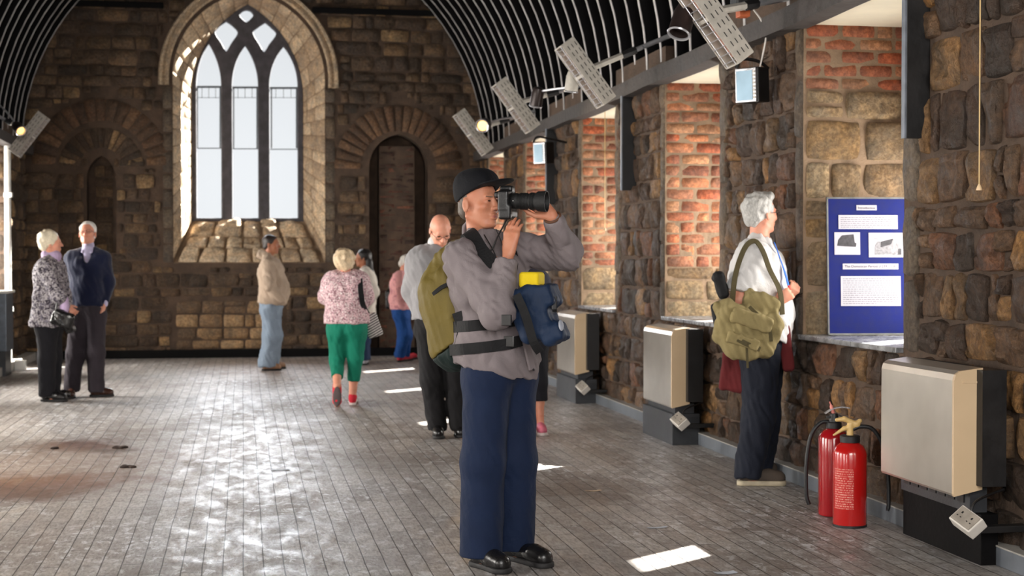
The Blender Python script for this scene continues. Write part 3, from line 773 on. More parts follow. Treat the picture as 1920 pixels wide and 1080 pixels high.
# ------------------------------------------------------------------ the figure
def head_sdf(S, c, fw, up, z=1.0, k=.012, fine=True, face='old'):
    """head with face; c = head centre (mid ear), fw = gaze, up = crown direction. returns local->world and basis"""
    B = basis(fw, up); B = np.stack([B[:, 0], np.cross(B[:, 1], B[:, 0]), B[:, 1]], 1)      # columns: forward, left, up
    B = B.astype(np.float32); c = A3(c)
    def L(x, y, zz): return c + B @ (A3((x, y, zz)) * z)
    e = lambda p, r, kk=k, sub=False, pw=2: S.ell(L(*p), B, A3(r) * z, kk, sub, pw)
    e((-.014, 0, .035), (.098, .077, .086)); e((.028, 0, -.01), (.066, .064, .085)); e((.018, 0, -.062), (.062, .055, .046), .02)
    e((.066, 0, -.1), (.022, .024, .017), .02)
    for s in (-1, 1):
        S.cone(L(-.02, s * .056, -.055), L(.05, s * .026, -.1), .016 * z, .014 * z, .025)           # jaw line
        e((.060, s * .043, -.022), (.022, .02, .017), .02)                                          # cheekbone
    e((.082, 0, .026), (.014, .046, .011), .014)
    if fine:
        for s in (-1, 1):
            e((.094, s * .032, .003), (.013, .019, .0125), .012, True); S.cone(L(.094, s * .02, -.03), L(.082, s * .038, -.07), .003, .002, .008, None, 1, True)
            S.cone(L(.078, s * .05, .002), L(.066, s * .06, -.004), .0015, .001, .005, None, 1, True)
    for s in (-1, 1): e((.0735, s * .032, .003), (.0165, .0165, .0125), .005)
    S.cone(L(.087, 0, .014), L(.113, 0, -.03), .0075 * z, .012 * z, .010)
    for s in (-1, 1): e((.097, s * .0125, -.033), (.011, .008, .0085), .007)
    e((.086, 0, -.061), (.013, .025, .0065), .008); e((.084, 0, -.074), (.013, .021, .0075), .008)
    if fine: e((.1, 0, -.0672), (.014, .023, .0028), .003, True)
    for s in (-1, 1):
        S.ell(L(-.012, s * .081, -.008), B, A3((.019, .009, .033)) * z, .01)
        S.ell(L(-.006, s * .0905, -.004), B, A3((.009, .006, .018)) * z, .006, True)
    return L, B
def hand_sdf(S, W, D, N, T, z=1.0, curl=(.3, .35, .4, .45), spread=.06, thumb=(.5, .4), k=.006, flat=1.0):
    """W wrist, D direction of the metacarpals, N palm normal (palm faces N), T direction to the thumb side"""
    D = Vector(D).normalized(); N = Vector(N); N = (N - D * N.dot(D)).normalized(); X = D.cross(N)
    if X.dot(Vector(T)) < 0: X = -X
    W = Vector(W); tips = []
    for i, (off, ln, r) in enumerate(((.031, .072, .0088), (.011, .080, .0092), (-.010, .075, .0088), (-.029, .060, .0078))):
        base = W + D * .088 * z + X * off * z
        S.cone(W + D * .01 * z + X * off * .55 * z, base, .0155 * z, .0125 * z, .012)
        a = 0.0; p = base
        dirx = (D + X * off * spread / .03).normalized()
        for j, q in enumerate((.45, .30, .25)):
            a += curl[i] * (1.0 if j else .9)
            d = (dirx * math.cos(a) + N * math.sin(a)).normalized(); p2 = p + d * ln * q * z
            S.cone(p, p2, r * z * (1 - .09 * j), r * z * (1 - .09 * (j + 1)), k if j else .009)
            p = p2
        tips.append(p)
    S.cone(W, W + D * .055 * z, .024 * z, .026 * z, .015, N, 1.5)
    b = W + D * .022 * z + X * .022 * z + N * .008 * z
    d1 = (D * .75 + X * .62 + N * thumb[0]).normalized(); p1 = b + d1 * .042 * z
    S.cone(b, p1, .0165 * z, .0125 * z, .014)
    d2 = (D * .9 + X * (.35 - thumb[1] * .5) + N * (thumb[0] + thumb[1])).normalized(); p2 = p1 + d2 * .034 * z
    d3 = (D * .95 + X * (.1 - thumb[1] * .5) + N * (thumb[0] + thumb[1] * 1.3)).normalized()
    S.cone(p1, p2, .0108 * z, .0098 * z, .005); S.cone(p2, p2 + d3 * .026 * z, .0096 * z, .0082 * z, .005)
    return tips
def lerp(a, b, t): return Vector(a) + (Vector(b) - Vector(a)) * t
class Figure:
    """J: dict of world joints. keys head neck chest waist pelvis shR shL elR elL wrR wrL hipR hipL knR knL anR anL toR toL; hf gaze, hu head up"""
    def __init__(s, J, w=1.0, sex='m'):
        s.J = {k: Vector(v) for k, v in J.items()}; J = s.J; s.w = w
        s.lat = (J['shL'] - J['shR']); s.lat.z *= .3; s.lat.normalize()
        s.frt = s.lat.cross(Vector((0, 0, 1))).normalized() * 1.0
        if s.frt.dot(J['toR'] - J['anR'] + J['toL'] - J['anL']) < 0 and 'ff' not in J: s.frt = -s.frt
        if 'ff' in J: s.frt = J['ff'].normalized()
        s.hl = (J['hipL'] - J['hipR']); s.hl.z = 0; s.hl.normalize()
    def torso(s, S, g, belly=0.0, k=.05, hips=True, sh=.055):
        J, w = s.J, s.w
        S.cone(J['chest'] - s.lat * .06 * w, J['chest'] + s.lat * .06 * w, .115 * w + g, None, k, s.frt, 1.12)
        S.cone(J['chest'] + Vector((0, 0, .07)) - s.lat * .07 * w, J['chest'] + Vector((0, 0, .07)) + s.lat * .07 * w, .085 * w + g, None, k)
        for a, b in ((J['chest'], J['waist']), (J['waist'], J['pelvis'])):
            for sg in (-1, 1): S.cone(a + s.lat * .045 * w * sg, b + s.lat * .05 * w * sg, .105 * w + g, .105 * w + g, k)
        if belly: S.ell(J['waist'] + s.frt * (.04 + belly * .5), basis(s.frt, (0, 0, 1)), (.09 * w + belly * .3 + g, .17 + g, .13 * w + g), k)
        for q in ('R', 'L'):
            S.cone(lerp(J['neck'], J['chest'], .12), J['sh' + q], .045 + g * .8, sh * w + g, .04)
        if hips:
            for q, sg in (('R', -1), ('L', 1)): S.cone(J['pelvis'] + s.hl * .04 * sg * w, J['hip' + q], .11 * w + g, .095 * w + g, k)
    def body(s, name, h, mat, parent, fine=True, hands=None, z=1.0, headz=1.0, shoes=True, footless=False, handk=None):
        J, w = s.J, s.w; S = SDF(.03)
        L, B = head_sdf(S, J['head'], J['hf'], J['hu'], headz, fine=fine); s.L, s.B, s.hz = L, B, headz
        S.cone(L(-.018, 0, -.04), J['neck'] - Vector((0, 0, .03)), .052 * (w ** .5), .06 * (w ** .5), .02)
        s.torso(S, -.012)
        for q in ('R', 'L'):
            S.cone(J['sh' + q], J['el' + q], .05 * w, .038 * w, .03); S.cone(J['el' + q], J['wr' + q], .04 * w, .025, .02)
            S.cone(J['hip' + q], J['kn' + q], .085 * w, .055 * w, .04); S.cone(J['kn' + q], J['an' + q], .056 * w, .036, .03)
            S.cone(lerp(J['kn' + q], J['an' + q], .25), lerp(J['kn' + q], J['an' + q], .5), .058 * w, .045, .03)
            S.cone(J['an' + q] - Vector((0, 0, .02)), lerp(J['an' + q], J['to' + q], .8) - Vector((0, 0, .03)), .034, .026, .02)
        for hd in (hands or []): hand_sdf(S, **hd)
        return sdf_obj(name, S, h, mat, parent)
    def sleeves(s, S, g, upto=1.0, k=.03, cuff=0.0, only='RL', ease=1.0):
        J, w = s.J, s.w
        for q in only:
            if upto <= .5:
                e = lerp(J['sh' + q], J['el' + q], upto * 2); S.cone(J['sh' + q], e, .056 * w + g, .052 * w + g * 1.4, k)
            else:
                S.cone(J['sh' + q], J['el' + q], .056 * w + g, .048 * w + g * ease, k)
                S.cone(J['el' + q], lerp(J['el' + q], J['wr' + q], (upto - .5) * 2), .048 * w + g * ease, .032 + g * .8, k)
    def legs(s, S, g, flare=.02, upto=1.0, k=.035, seat=True):
        J, w = s.J, s.w
        for q, sg in (('R', -1), ('L', 1)):
            if seat: S.cone(J['pelvis'] + s.hl * .04 * sg * w, J['hip' + q], .108 * w + g, .1 * w + g, k)
            S.cone(J['hip' + q], J['kn' + q], .09 * w + g, .062 * w + g + flare * .5, k)
            a = lerp(J['kn' + q], J['an' + q], upto); S.cone(J['kn' + q], a, .062 * w + g + flare * .5, .045 + g + flare, k)
def shoe(S, Sole, an, to, sc=1.0, z=None, sole=.022, low=False):
    """S upper, Sole sole; an = ankle joint, to = toe tip on the floor (z=0)"""
    an = Vector(an); to = Vector(to); zz = to.z; d = Vector((to.x - an.x, to.y - an.y, 0)); ln = d.length; d.normalize(); heel = Vector((an.x, an.y, zz)) - d * .055 * sc
    B = basis(d, (0, 0, 1)); b0 = zz + sole
    S.cone(heel + d * .035 + Vector((0, 0, sole + .032)), to - d * .045 + Vector((0, 0, sole + .022)), .034 * sc, .036 * sc, .02)
    S.cone(to - d * .1 + Vector((0, 0, sole + .03)), to - d * .04 + Vector((0, 0, sole + .018)), .044 * sc, .04 * sc, .02)
    if not low: S.cone(heel + d * .045 + Vector((0, 0, sole + .03)), an + Vector((0, 0, .005)), .034 * sc, .038 * sc, .03)
    S.cone(an + Vector((0, 0, -.01)) , lerp(heel, to, .62) + Vector((0, 0, sole + .035)), .03 * sc, .024 * sc, .03)
    S.cut(Vector((0, 0, b0)), (0, 0, -1), .003)
    Sole.cone(heel + d * .03 + Vector((0, 0, sole * .5)), heel + d * .1 + Vector((0, 0, sole * .5)), .04 * sc, .035 * sc, .01, (0, 0, 1), 1.0)
    Sole.cone(heel + d * .1 + Vector((0, 0, sole * .5)), to - d * .045 + Vector((0, 0, sole * .5)), .035 * sc, .05 * sc, .01)
    Sole.cut(Vector((0, 0, b0 + .004)), (0, 0, 1), .003); Sole.cut(Vector((0, 0, zz + .001)), (0, 0, -1), .003)
# ================================================================== PEOPLE
AW = Vector((RT.y * -1, RT.x, 0)).normalized(); UZ = Vector((0, 0, 1))
def D2(a, b, c=0): return (RT * a + AW * b + UZ * c).normalized()
def skin(name, rgb):
    t = NT(name); v = t.coord(); c = srgb(*rgb); n = t.noise(v, 18, 5); n2 = t.noise(v, 130, 3)
    t.set('Base Color', t.mix(t.ramp(n, [(.35, 0), (.7, .55)]), c, (c[0] * .85, c[1] * .6, c[2] * .52, 1))); t.set('Roughness', .52)
    t.set('Subsurface Weight', .12); t.set('Subsurface Radius', (.012, .004, .002)); t.set('Normal', t.bump(n2, .15, .002)); return t.m
def cloth(name, rgb, rough=.85, var=.12, weave=420, bump=.12, sheen=.015, pat=None):
    t = NT(name); v = t.coord(); c = srgb(*rgb); n = t.noise(v, 7, 5, .6)
    col = t.ramp(n, [(.3, tuple(q * (1 - var) for q in c[:3]) + (1,)), (.7, tuple(min(1, q * (1 + var)) for q in c[:3]) + (1,))])
    if pat:
        sc, cols, thr = pat; nn = t.noise(v, sc, 3, .6, 1.2); col = t.mix(t.ramp(nn, [(thr - .03, 0), (thr + .03, 1)]), col, srgb(*cols[0]))
        if len(cols) > 1: n3 = t.noise(t.coord(rot=(.5, .3, .9)), sc * 1.4, 2, .5, .8); col = t.mix(t.ramp(n3, [(.55, 0), (.6, 1)]), col, srgb(*cols[1]))
    t.set('Base Color', col); t.set('Roughness', rough); t.set('Sheen Weight', sheen); t.set('Specular IOR Level', .25)
    t.set('Normal', t.bump(t.noise(v, weave, 2), bump, .001, t.bump(t.noise(v, 16, 6, .65, .8), .5, .012))); return t.m
def hairm(name, rgb, var=.4):
    t = NT(name); v = t.coord(scale=(1, 1, .35)); c = srgb(*rgb); n = t.noise(v, 120, 4, .7)
    t.set('Base Color', t.ramp(n, [(.3, tuple(q * (1 - var) for q in c[:3]) + (1,)), (.7, tuple(min(1, q * (1 + var)) for q in c[:3]) + (1,))]))
    t.set('Roughness', .5); t.set('Normal', t.bump(n, .6, .004)); return t.m
SK1 = skin('skin_tan', (188, 128, 100)); SK2 = skin('skin_rosy', (222, 158, 132)); SK3 = skin('skin_brown', (170, 112, 82))
M_eye = pm('eye_dark', (30, 24, 22), .15, bump=0); M_shoe = pm('black_leather', (20, 19, 20), .28, var=.2, bump=.2, bscale=50); M_sole = pm('black_sole', (28, 27, 28), .7)
M_lens = pm('spectacle_rim', (60, 52, 48), .3, metal=.5, bump=0)
def person(label, root, group=None):
    return empty('person', root, label, 'person', group)
def hair(name, fig, parent, mat, h, parts, cuts, amp=.004, f=70, k=.02):
    S = SDF(k); L, B, z = fig.L, fig.B, fig.hz
    for c, r in parts: S.ell(L(*c), B, A3(r) * z)
    for c, n in cuts:
        nn = Vector([float(q) for q in (B @ A3(n))]); S.cut(L(*c), nn, .01)
    return sdf_obj(name, S, h, mat, parent, clump(amp, f))
def hx(fig, c, r, S, sub=True, k=.01): S.ell(fig.L(*c), fig.B, A3(r) * fig.hz, k, sub)
def eyes(fig, parent, z=1.0):
    for s in (-1, 1):
        S = SDF(.002); S.ell(fig.L(.0885, s * .032, .003), fig.B, A3((.0035, .0115, .0034)) * fig.hz)
        sdf_obj('eye', S, .0018, M_eye, parent, it=0)
def glasses(fig, parent):
    m = MB(); L = fig.L
    for s in (-1, 1):
        m.tube([L(.101, s * .034 + .022 * math.cos(a), .002 + .018 * math.sin(a)) for a in [2 * PI * i / 14 for i in range(14)]], .0017, 6, closed=True)
        m.tube([L(.1, s * .056, .006), L(.06, s * .076, .008), L(-.01, s * .082, .006), L(-.03, s * .08, -.012)], .0018, 6)
    m.tube([L(.102, -.012, .004), L(.106, 0, .008), L(.102, .012, .004)], .0016, 6)
    return m.build('glasses', M_lens, parent, True)
def shoes_of(root, J, mu=M_shoe, ms=M_sole, sc=1.0, h=.006, low=False, sole=.022):
    for q in 'RL':
        U, So = SDF(.015), SDF(.01); shoe(U, So, J['an' + q], J['to' + q], sc, low=low, sole=sole)
        o = sdf_obj('shoe', U, h, mu, root); sdf_obj('sole', So, h, ms, o, it=0)
def trousers(fig, root, mat, h, g=.014, flare=.02, upto=.97, amp=.004, seed=1.0, name='trousers', top=None, hemz=None):
    S = SDF(.03); fig.legs(S, g, flare, upto)
    if hemz is not None: S.cut((0, 0, hemz), (0, 0, -1))
    J = fig.J
    S.cone(J['pelvis'] - fig.hl * .05 + UZ * .04, J['pelvis'] + fig.hl * .05 + UZ * .04, .112 * fig.w + g, None, .03)
    if top is not None: S.cut(top, (0, 0, 1))
    S.ell(J['kn' + 'R'] * .25 + J['knL'] * .25 + (J['hipR'] + J['hipL']) * .25, None, (.012, .012, .2), .02, True)
    return sdf_obj(name, S, h, mat, root, fold(amp, 8, 8, 4.5, seed))

# ------------------------------------------------ the photographer in front
d0 = 6.86
p = lambda x, y, dd=0: P(x, y, d0 + dd)
FFm = D2(.75, -.66)
J = dict(head=p(898, 382, -.01), hf=D2(.77, -.62, .08), hu=D2(-.08, .06, 1), neck=p(902, 448, .01), chest=p(915, 532, 0), waist=p(930, 612, 0), pelvis=p(940, 682, 0),
         shR=p(866, 484, -.13), shL=p(975, 470, .13), elR=p(932, 584, -.27), elL=p(1060, 476, .03), wrR=p(953, 478, -.21), wrL=p(1036, 408, -.10),
         hipR=p(914, 705, -.06), hipL=p(960, 700, .06), knR=p(906, 865, -.08), knL=p(966, 862, .06), anR=p(902, 1038, -.05), anL=p(962, 1026, .12), ff=FFm)
J['toR'] = onfloor(950, 1077); J['toL'] = onfloor(1030, 1066)
fig = Figure(J, 1.0)
root = person('tall man in black cap and grey jacket, raising a long-lens camera', Vector((p(935, 1060).x, p(935, 1060).y, 0)))
main_root = root
hands = [dict(W=p(954, 475, -.21), D=D2(.16, .1, 1), N=D2(.55, .8, .0), T=D2(-1, .3, 0), curl=(.28, .2, .22, .3), thumb=(.35, .3), spread=.03, z=1.0),
         dict(W=p(1034, 405, -.10), D=D2(-.62, .28, .62), N=D2(-.45, -.85, .15), T=D2(-.6, -.25, -.7), curl=(.55, .55, .58, .6), thumb=(.25, .15), spread=.03, z=1.0)]
fig.body('body', 0.0043, SK1, root, True, hands)
for s in (-1,):
    pass
eyes(fig, root)
# brows and hair
hair('hair', fig, root, hairm('hair_grey_brown', (92, 82, 74)), .005, [((-.016, 0, .035), (.095, .0775, .085)), ((-.066, 0, -.025), (.04, .056, .045))], [((.002, 0, 0), (1, 0, -.12)), ((0, 0, -.055), (.3, 0, -1))], .0015, 120)
S = SDF(.003)
for q_, w_ in ((-.0625, .0055), (-.0715, .006)): S.ell(fig.L(.0885, 0, q_), fig.B, (.0085, .021, w_ * .9))
sdf_obj('lips', S, .0025, skin('lips', (168, 104, 92)), root)
L = fig.L; M_brow = hairm('brow', (120, 96, 80))
for s in (-1, 1): S = SDF(.01); S.cone(L(.093, s * .016, .022), L(.084, s * .048, .024), .0045, .003, .004); sdf_obj('eyebrow', S, .003, M_brow, root)
M_cap = cloth('cap_navy', (8, 9, 15), .8)
S = SDF(.012); S.ell(L(-.008, 0, .068), fig.B, (.109, .09, .096), pw=2.6); hx(fig, (-.012, 0, .03), (.1, .08, .09), S)
tn = fig.B @ A3((.42, 0, -1)); S.cut(L(.085, 0, .076), list(tn), .003)
cap = sdf_obj('cap', S, .004, M_cap, root)
S = SDF(.01); 
Bb = basis(Vector([float(q) for q in fig.B @ A3((1, 0, .12))]), Vector([float(q) for q in fig.B @ A3((0, 1, 0))]))
S.ell(L(.098, 0, .081), Bb, (.1, .082, .0095)); S.ell(L(-.01, 0, .06), fig.B, (.102, .082, .05), sub=True)
sdf_obj('peak', S, .0035, M_cap, cap)
# jacket
M_jk = cloth('jacket_grey', (122, 113, 115), .75, .08, 500, .1)
S = SDF(.035); fig.torso(S, .028, hips=False, k=.05); fig.sleeves(S, .026, .93, ease=1.1)
S.cone(p(925, 655, 0) - fig.lat * .06, p(925, 655, 0) + fig.lat * .06, .145, None, .05); S.cone(p(936, 685, 0) - fig.lat * .055, p(936, 685, 0) + fig.lat * .055, .148, None, .03, fig.frt, 1.05)
S.cone(J['neck'] + UZ * .0, J['neck'] + UZ * .03 - FFm * .02, .078, .07, .03)
S.ell(L(-.02, 0, -.115), None, (.062, .062, .06), .01, True)                                     # neck opening
S.ell(lerp(J['neck'], J['chest'], .38) + FFm * .12, basis(FFm, UZ), (.05, .085, .026), .015, True)
S.cut(p(938, 697, 0), D2(-.22, .05, -1), .004)
S.cut(J['wrR'] + D2(.2, 0, .7) * -.012, D2(.15, 0, 1), .004, (J['wrR'], .12)); S.cut(J['wrL'], (J['wrL'] - J['elL']), .004, (J['wrL'], .1))
jk = sdf_obj('jacket', S, .0052, M_jk, root, fold(.0062, 8, 8, 9, 2.0))
# collar, placket, buttons, cuffs
S = SDF(.008)
for s in (-1, 1):
    a = J['neck'] - FFm * .065 + UZ * .045; b = J['neck'] + fig.lat * s * .072 + UZ * .02; c = J['neck'] + FFm * .10 + fig.lat * s * .06 - UZ * .045
    S.cone(a, b, .016, .016, .01, UZ, .55); S.cone(b, c, .017, .02, .01, UZ, .55)
sdf_obj('collar', S, .005, M_jk, jk, fold(.002, 20, 20, 20, 1))
pl = [J['neck'] + FFm * .115 - UZ * .1, J['chest'] + FFm * .148, J['waist'] + FFm * .155 + UZ * .02, p(950, 690, 0) + FFm * .155]
MB().ribbon(spline(pl, 6), FFm, .036, .012).build('placket', M_jk, jk)
M_btn = pm('dark_button', (48, 44, 48), .3)
for q in spline(pl, 3)[::3]: MB().lathe([(.0065, 0), (.0065, .003), (.004, .004)], q + FFm * .007, FFm, 12).build('button', M_btn, jk, True)
m = MB()
for w_, dr in ((J['wrR'] + D2(-.15, 0, -1) * .03, D2(.25, .05, 1)), (J['wrL'] + (J['elL'] - J['wrL']).normalized() * .02, (J['wrL'] - J['elL']))):
    pass
trousers(fig, root, cloth('trousers_navy', (17, 31, 58), .8, .12, 300), .0056, .02, .034, 1.0, .0022, 4.0, top=p(938, 640, 0), hemz=.052)
shoes_of(root, J, sc=1.04, h=.005)
for q in 'RL':
    m = MB()
    dd_ = J['to' + q] - J['an' + q]; dd_.z = 0; dd_.normalize(); sd = dd_.cross(UZ); b = Vector((J['an' + q].x, J['an' + q].y, .0)) + dd_ * .06
    for i in range(3): m.tube([b + dd_ * i * .022 + sd * .022 + UZ * (.098 - i * .012), b + dd_ * (i * .022 + .004) + UZ * (.106 - i * .012), b + dd_ * i * .022 - sd * .022 + UZ * (.098 - i * .012)], .003, 6)
    m.build('laces', M_sole, root, True)
wb_ = MB(); ax = (J['wrL'] - J['elL']).normalized(); u = ax.orthogonal().normalized(); v_ = ax.cross(u); cc = J['wrL'] + ax * .002
wb_.tube([cc + (u * math.cos(a) + v_ * math.sin(a)) * .037 for a in [2 * PI * i / 24 for i in range(24)]], .006, 8, closed=True)
wb_.build('wristband', pm('brown_strap', (88, 58, 40), .5), root, True)
from mathutils.bvhtree import BVHTree
def bvh_of(o):
    ox = o.matrix_world.translation if False else parent_origin(o.parent); me = o.data
    return BVHTree.FromPolygons([v.co + ox for v in me.vertices], [tuple(q.vertices) for q in me.polygons])
bv_jk = bvh_of(jk)
def wrap(bv, c, dr, off, far=.6):
    h_ = bv.ray_cast(Vector(c) + Vector(dr) * far, -Vector(dr), far)
    return (h_[0] + Vector(dr) * off) if h_[0] is not None else None
# camera in his hands
cr = empty('camera', p(952, 384, -.12), 'black camera with long lens raised to the eye of the man in the cap', 'camera')
AX = D2(.95, -.28, -.02); c0 = p(955, 377, -.10); sdv = AX.cross(UZ).normalized(); upv = sdv.cross(AX)
M_cam = pm('camera_black', (19, 19, 20), .38, var=.2, bump=.3, bscale=200); M_rub = pm('lens_rubber', (14, 14, 15), .6, bump=.4, bscale=300)
S = SDF(.006); Bc = basis(AX, upv)
S.box(c0 - AX * .012, Bc, (.026, .048, .068), .012); S.box(c0 - AX * .01 + upv * .052, Bc, (.03, .018, .028), .012); S.box(c0 - AX * .052 + upv * .028, Bc, (.016, .015, .02), .008); S.box(c0 - AX * .004 - upv * .05 + sdv * .05, Bc, (.03, .035, .016), .012)
S.box(c0 - AX * .002 - upv * .058, Bc, (.026, .018, .062), .01)
sdf_obj('camera_body', S, .004, M_cam, cr)
prof = [(.03, .0), (.036, .008), (.036, .03), (.033, .034), (.035, .04), (.036, .078), (.033, .082), (.037, .088), (.037, .112), (.041, .12), (.045, .126), (.048, .16), (.048, .166), (.044, .166), (.042, .14), (.02, .138)]
ln = MB().lathe(prof, c0 + AX * .01, AX, 36).build('lens', M_rub, cr, True)
g = MB()
for hh in (.046, .053, .06, .067, .074, .094, .1, .106): g.lathe([(.0372 if hh < .08 else .0385, hh - .0022), (.0385 if hh < .08 else .04, hh), (.0372 if hh < .08 else .0385, hh + .0022)], c0 + AX * .01, AX, 36)
g.build('grip_ring', M_rub, ln, True)
MB().lathe([(.041, .141), (.03, .15), (.001, .153)], c0 + AX * .01, AX, 24).build('front_glass', pm('coated_glass', (22, 26, 40), .06, bump=0), ln, True)
MB().box((-.009, -.001, -.002), (.009, .001, .002), M=Matrix.Translation(c0 + AX * .03 - sdv * -.0375 ) @ Matrix(((sdv.x, AX.x, upv.x, 0), (sdv.y, AX.y, upv.y, 0), (sdv.z, AX.z, upv.z, 0), (0, 0, 0, 1)))).build('name_plate', pm('white_mark', (220, 220, 220), .5), cr)
m = MB()
m.tube(spline([c0 - upv * .03 + sdv * .07 * -1, p(935, 440, -.16), p(920, 470, -.17), p(905, 462, -.12), p(888, 440, -.08)], 6), .004, 6)
m.tube(spline([p(930, 430, -.12), p(945, 470, -.18), p(938, 500, -.19), p(925, 470, -.16), p(908, 440, -.09)], 6), .0025, 6)
m.build('neck_strap', M_rub, cr, True)
# backpack
bk = empty('backpack', p(835, 690, .12), 'olive green and black backpack on the back of the man in the cap', 'backpack')
bc = p(846, 572, .10); Bk = basis(FFm, UZ)
M_ol = cloth('olive_nylon', (104, 90, 42), .6, .1, 300, .1); M_bl = cloth('black_webbing', (22, 22, 24), .7, .15, 600, .3); M_dg = cloth('dark_green_nylon', (22, 36, 34), .7)
S = SDF(.03); tl = D2(-.10, .05, 1)
def pack(S):
    S.cone(p(846, 490, .10), p(846, 560, .10), .075, .115, .05, fig.lat, .8); S.cone(p(838, 545, .1), p(850, 650, .08), .118, .10, .05, fig.lat, .8)
    S.cone(p(866, 470, .06), p(872, 660, .04), .06, .08, .05, fig.lat, .7)
pack(S); S.cut(p(850, 652, .1), D2(.45, -.1, -.7), .003)
b1 = sdf_obj('main_compartment', S, .007, M_ol, bk, fold(.005, 9, 9, 4, 5))
S = SDF(.03); pack(S); S.ell(p(858, 668, .08), None, (.09, .09, .07)); S.cut(p(850, 652, .1), D2(-.45, .1, .7), .003)
sdf_obj('base_panel', S, .007, M_dg, bk, fold(.004, 9, 9, 5, 6))
m = MB()
m.ribbon(spline([p(868, 470, .06), p(874, 440, -.03), p(884, 440, -.10), p(903, 470, -.17), p(925, 495, -.2), p(940, 512, -.2)], 6), [D2(-.3, -.6, .8)] * 31, .062, .016)
m.ribbon(spline([p(925, 448, .14), p(948, 452, .08), p(960, 480, -.02), p(958, 510, -.08)], 6), [D2(.4, -.5, .8)] * 19, .055, .014)
m.build('shoulder_strap', M_bl, bk)
def band(yl, yr, a0=-2.3, a1=1.2, n=44):
    pts = []; ns = []
    for i in range(n):
        a = a0 + (a1 - a0) * i / (n - 1); c_ = lerp(p(928, yl, 0), p(936, yr, 0), i / (n - 1))
        dr = (fig.frt * math.cos(a) + fig.lat * math.sin(a)).normalized(); h_ = bv_jk.ray_cast(c_ + dr * .02, dr, .4)
        if h_[0] is None: continue
        pts.append(h_[0] + dr * .007); ns.append(dr)
    for _ in range(2): pts = [pts[0]] + [(pts[k - 1] + pts[k] * 2 + pts[k + 1]) / 4 for k in range(1, len(pts) - 1)] + [pts[-1]]
    return pts, ns
m = MB()
for (yl, yr, w_) in ((612, 588, .05), (655, 625, .05)):
    pts, ns = band(yl, yr); m.ribbon(pts, ns, w_, .01)
m.build('waist_strap', M_bl, bk)
for (x, y) in ((950, 600), (954, 640)):
    o_ = ray(x, y); h_ = bv_jk.ray_cast(CAM, o_.normalized(), 20); MB().box((-.022, -.008, -.024), (.022, .006, .024), .003, Matrix.Translation(h_[0] - AW * .012) @ Matrix.Rotation(-.5, 4, 'Z')).build('buckle', pm('black_plastic', (20, 20, 22), .35), bk)
m = MB(); m.ribbon(spline([p(858, 585, -.10), p(868, 620, -.1), p(862, 660, -.08), p(880, 690, -.1), p(878, 715, -.1)], 5), D2(-.4, -.9, 0), .05, .02)
m.ribbon(spline([p(795, 572, .05), p(808, 556, -.02), p(826, 540, -.05), p(842, 532, -.06)], 5), D2(-.5, -.8, 0), .018, .006)
m.build('side_strap', M_bl, bk)
# blue camera bag at his front
bb = empty('camera_bag', p(1005, 650, -.3), 'navy blue camera bag with yellow lining on the front of the photographer', 'bag')
M_nb = cloth('navy_nylon', (20, 38, 64), .6, .12, 300, .15); M_ye = cloth('yellow_lining', (230, 200, 30), .7, .05)
dn = D2(.32, -.2, -1); Bg = basis(dn, D2(1, -.45, .1))
S = SDF(.02); S.box(p(1002, 588, -.24), Bg, (.125, .085, .075), .035)
S.box(p(1040, 626, -.30), basis(D2(.4, -.2, -.9), D2(1, -.4, .3)), (.045, .055, .06), .03); S.box(p(1010, 560, -.24), Bg, (.06, .09, .078), .03)
S.cut(p(1000, 534, -.24), D2(-.05, 0, 1), .004)
sdf_obj('bag_body', S, .006, M_nb, bb, fold(.004, 10, 10, 8, 7))
S = SDF(.01); S.box(p(997, 525, -.22), basis(UZ, D2(1, -.45, 0)), (.036, .048, .045), .014); sdf_obj('lining', S, .006, M_ye, bb)
m = MB(); m.ribbon(spline([p(968, 552, -.33), p(985, 590, -.335), p(1000, 640, -.33), p(1012, 660, -.3)], 5), D2(-.1, -1, 0), .038, .008)
m.ribbon(spline([p(1030, 533, -.24), p(1038, 555, -.28), p(1040, 585, -.3)], 5), D2(.5, -.8, 0), .02, .006)
m.build('webbing', M_bl, bb)
MB().box((-.012, -.007, -.03), (.012, .007, .03), .004, Matrix.Translation(p(1039, 568, -.31))).build('clip', pm('black_plastic', (20, 20, 22), .35), bb)
S = SDF(.004); S.ell(p(1052, 610, -.365), basis(D2(.55, -.8, .2), UZ), (.006, .026, .014)); sdf_obj('badge', S, .003, pm('badge_grey', (150, 154, 165), .4), bb)

# ------------------------------------------------ man in the white shirt
d0 = 9.45
J = dict(head=p(1428, 402), hf=D2(.86, .50, .05), hu=UZ, neck=p(1424, 450), chest=p(1420, 515), waist=p(1428, 585), pelvis=p(1426, 645),
         shR=p(1408, 480, -.17), shL=p(1426, 478, .17), elR=p(1386, 562, -.2), elL=p(1430, 560, .25), wrR=p(1458, 566, -.24), wrL=p(1472, 560, .0),
         hipR=p(1424, 668, -.08), hipL=p(1432, 668, .1), knR=p(1422, 780, -.12), knL=p(1434, 778, .14), anR=p(1402, 890, -.16), anL=p(1424, 874, .20), ff=D2(1, .08))
J['toR'] = onfloor(1472, 910); J['toL'] = onfloor(1456, 892)
fig = Figure(J, 1.22)
root = person('grey-haired man in a white T-shirt looking away at the right wall', Vector((p(1428, 900).x, p(1428, 900).y, 0)))
fig.body('body', .006, SK2, root, True, [dict(W=J['wrR'], D=D2(.8, .1, .55), N=D2(.1, 1, -.2), T=D2(-.2, .3, 1), curl=(1.0, 1.0, 1.0, 1.0), thumb=(.5, .8)), dict(W=J['wrL'], D=D2(.5, -.4, .6), N=D2(-.2, .5, 0), T=D2(0, 0, 1), curl=(.9, .9, .9, .9))])
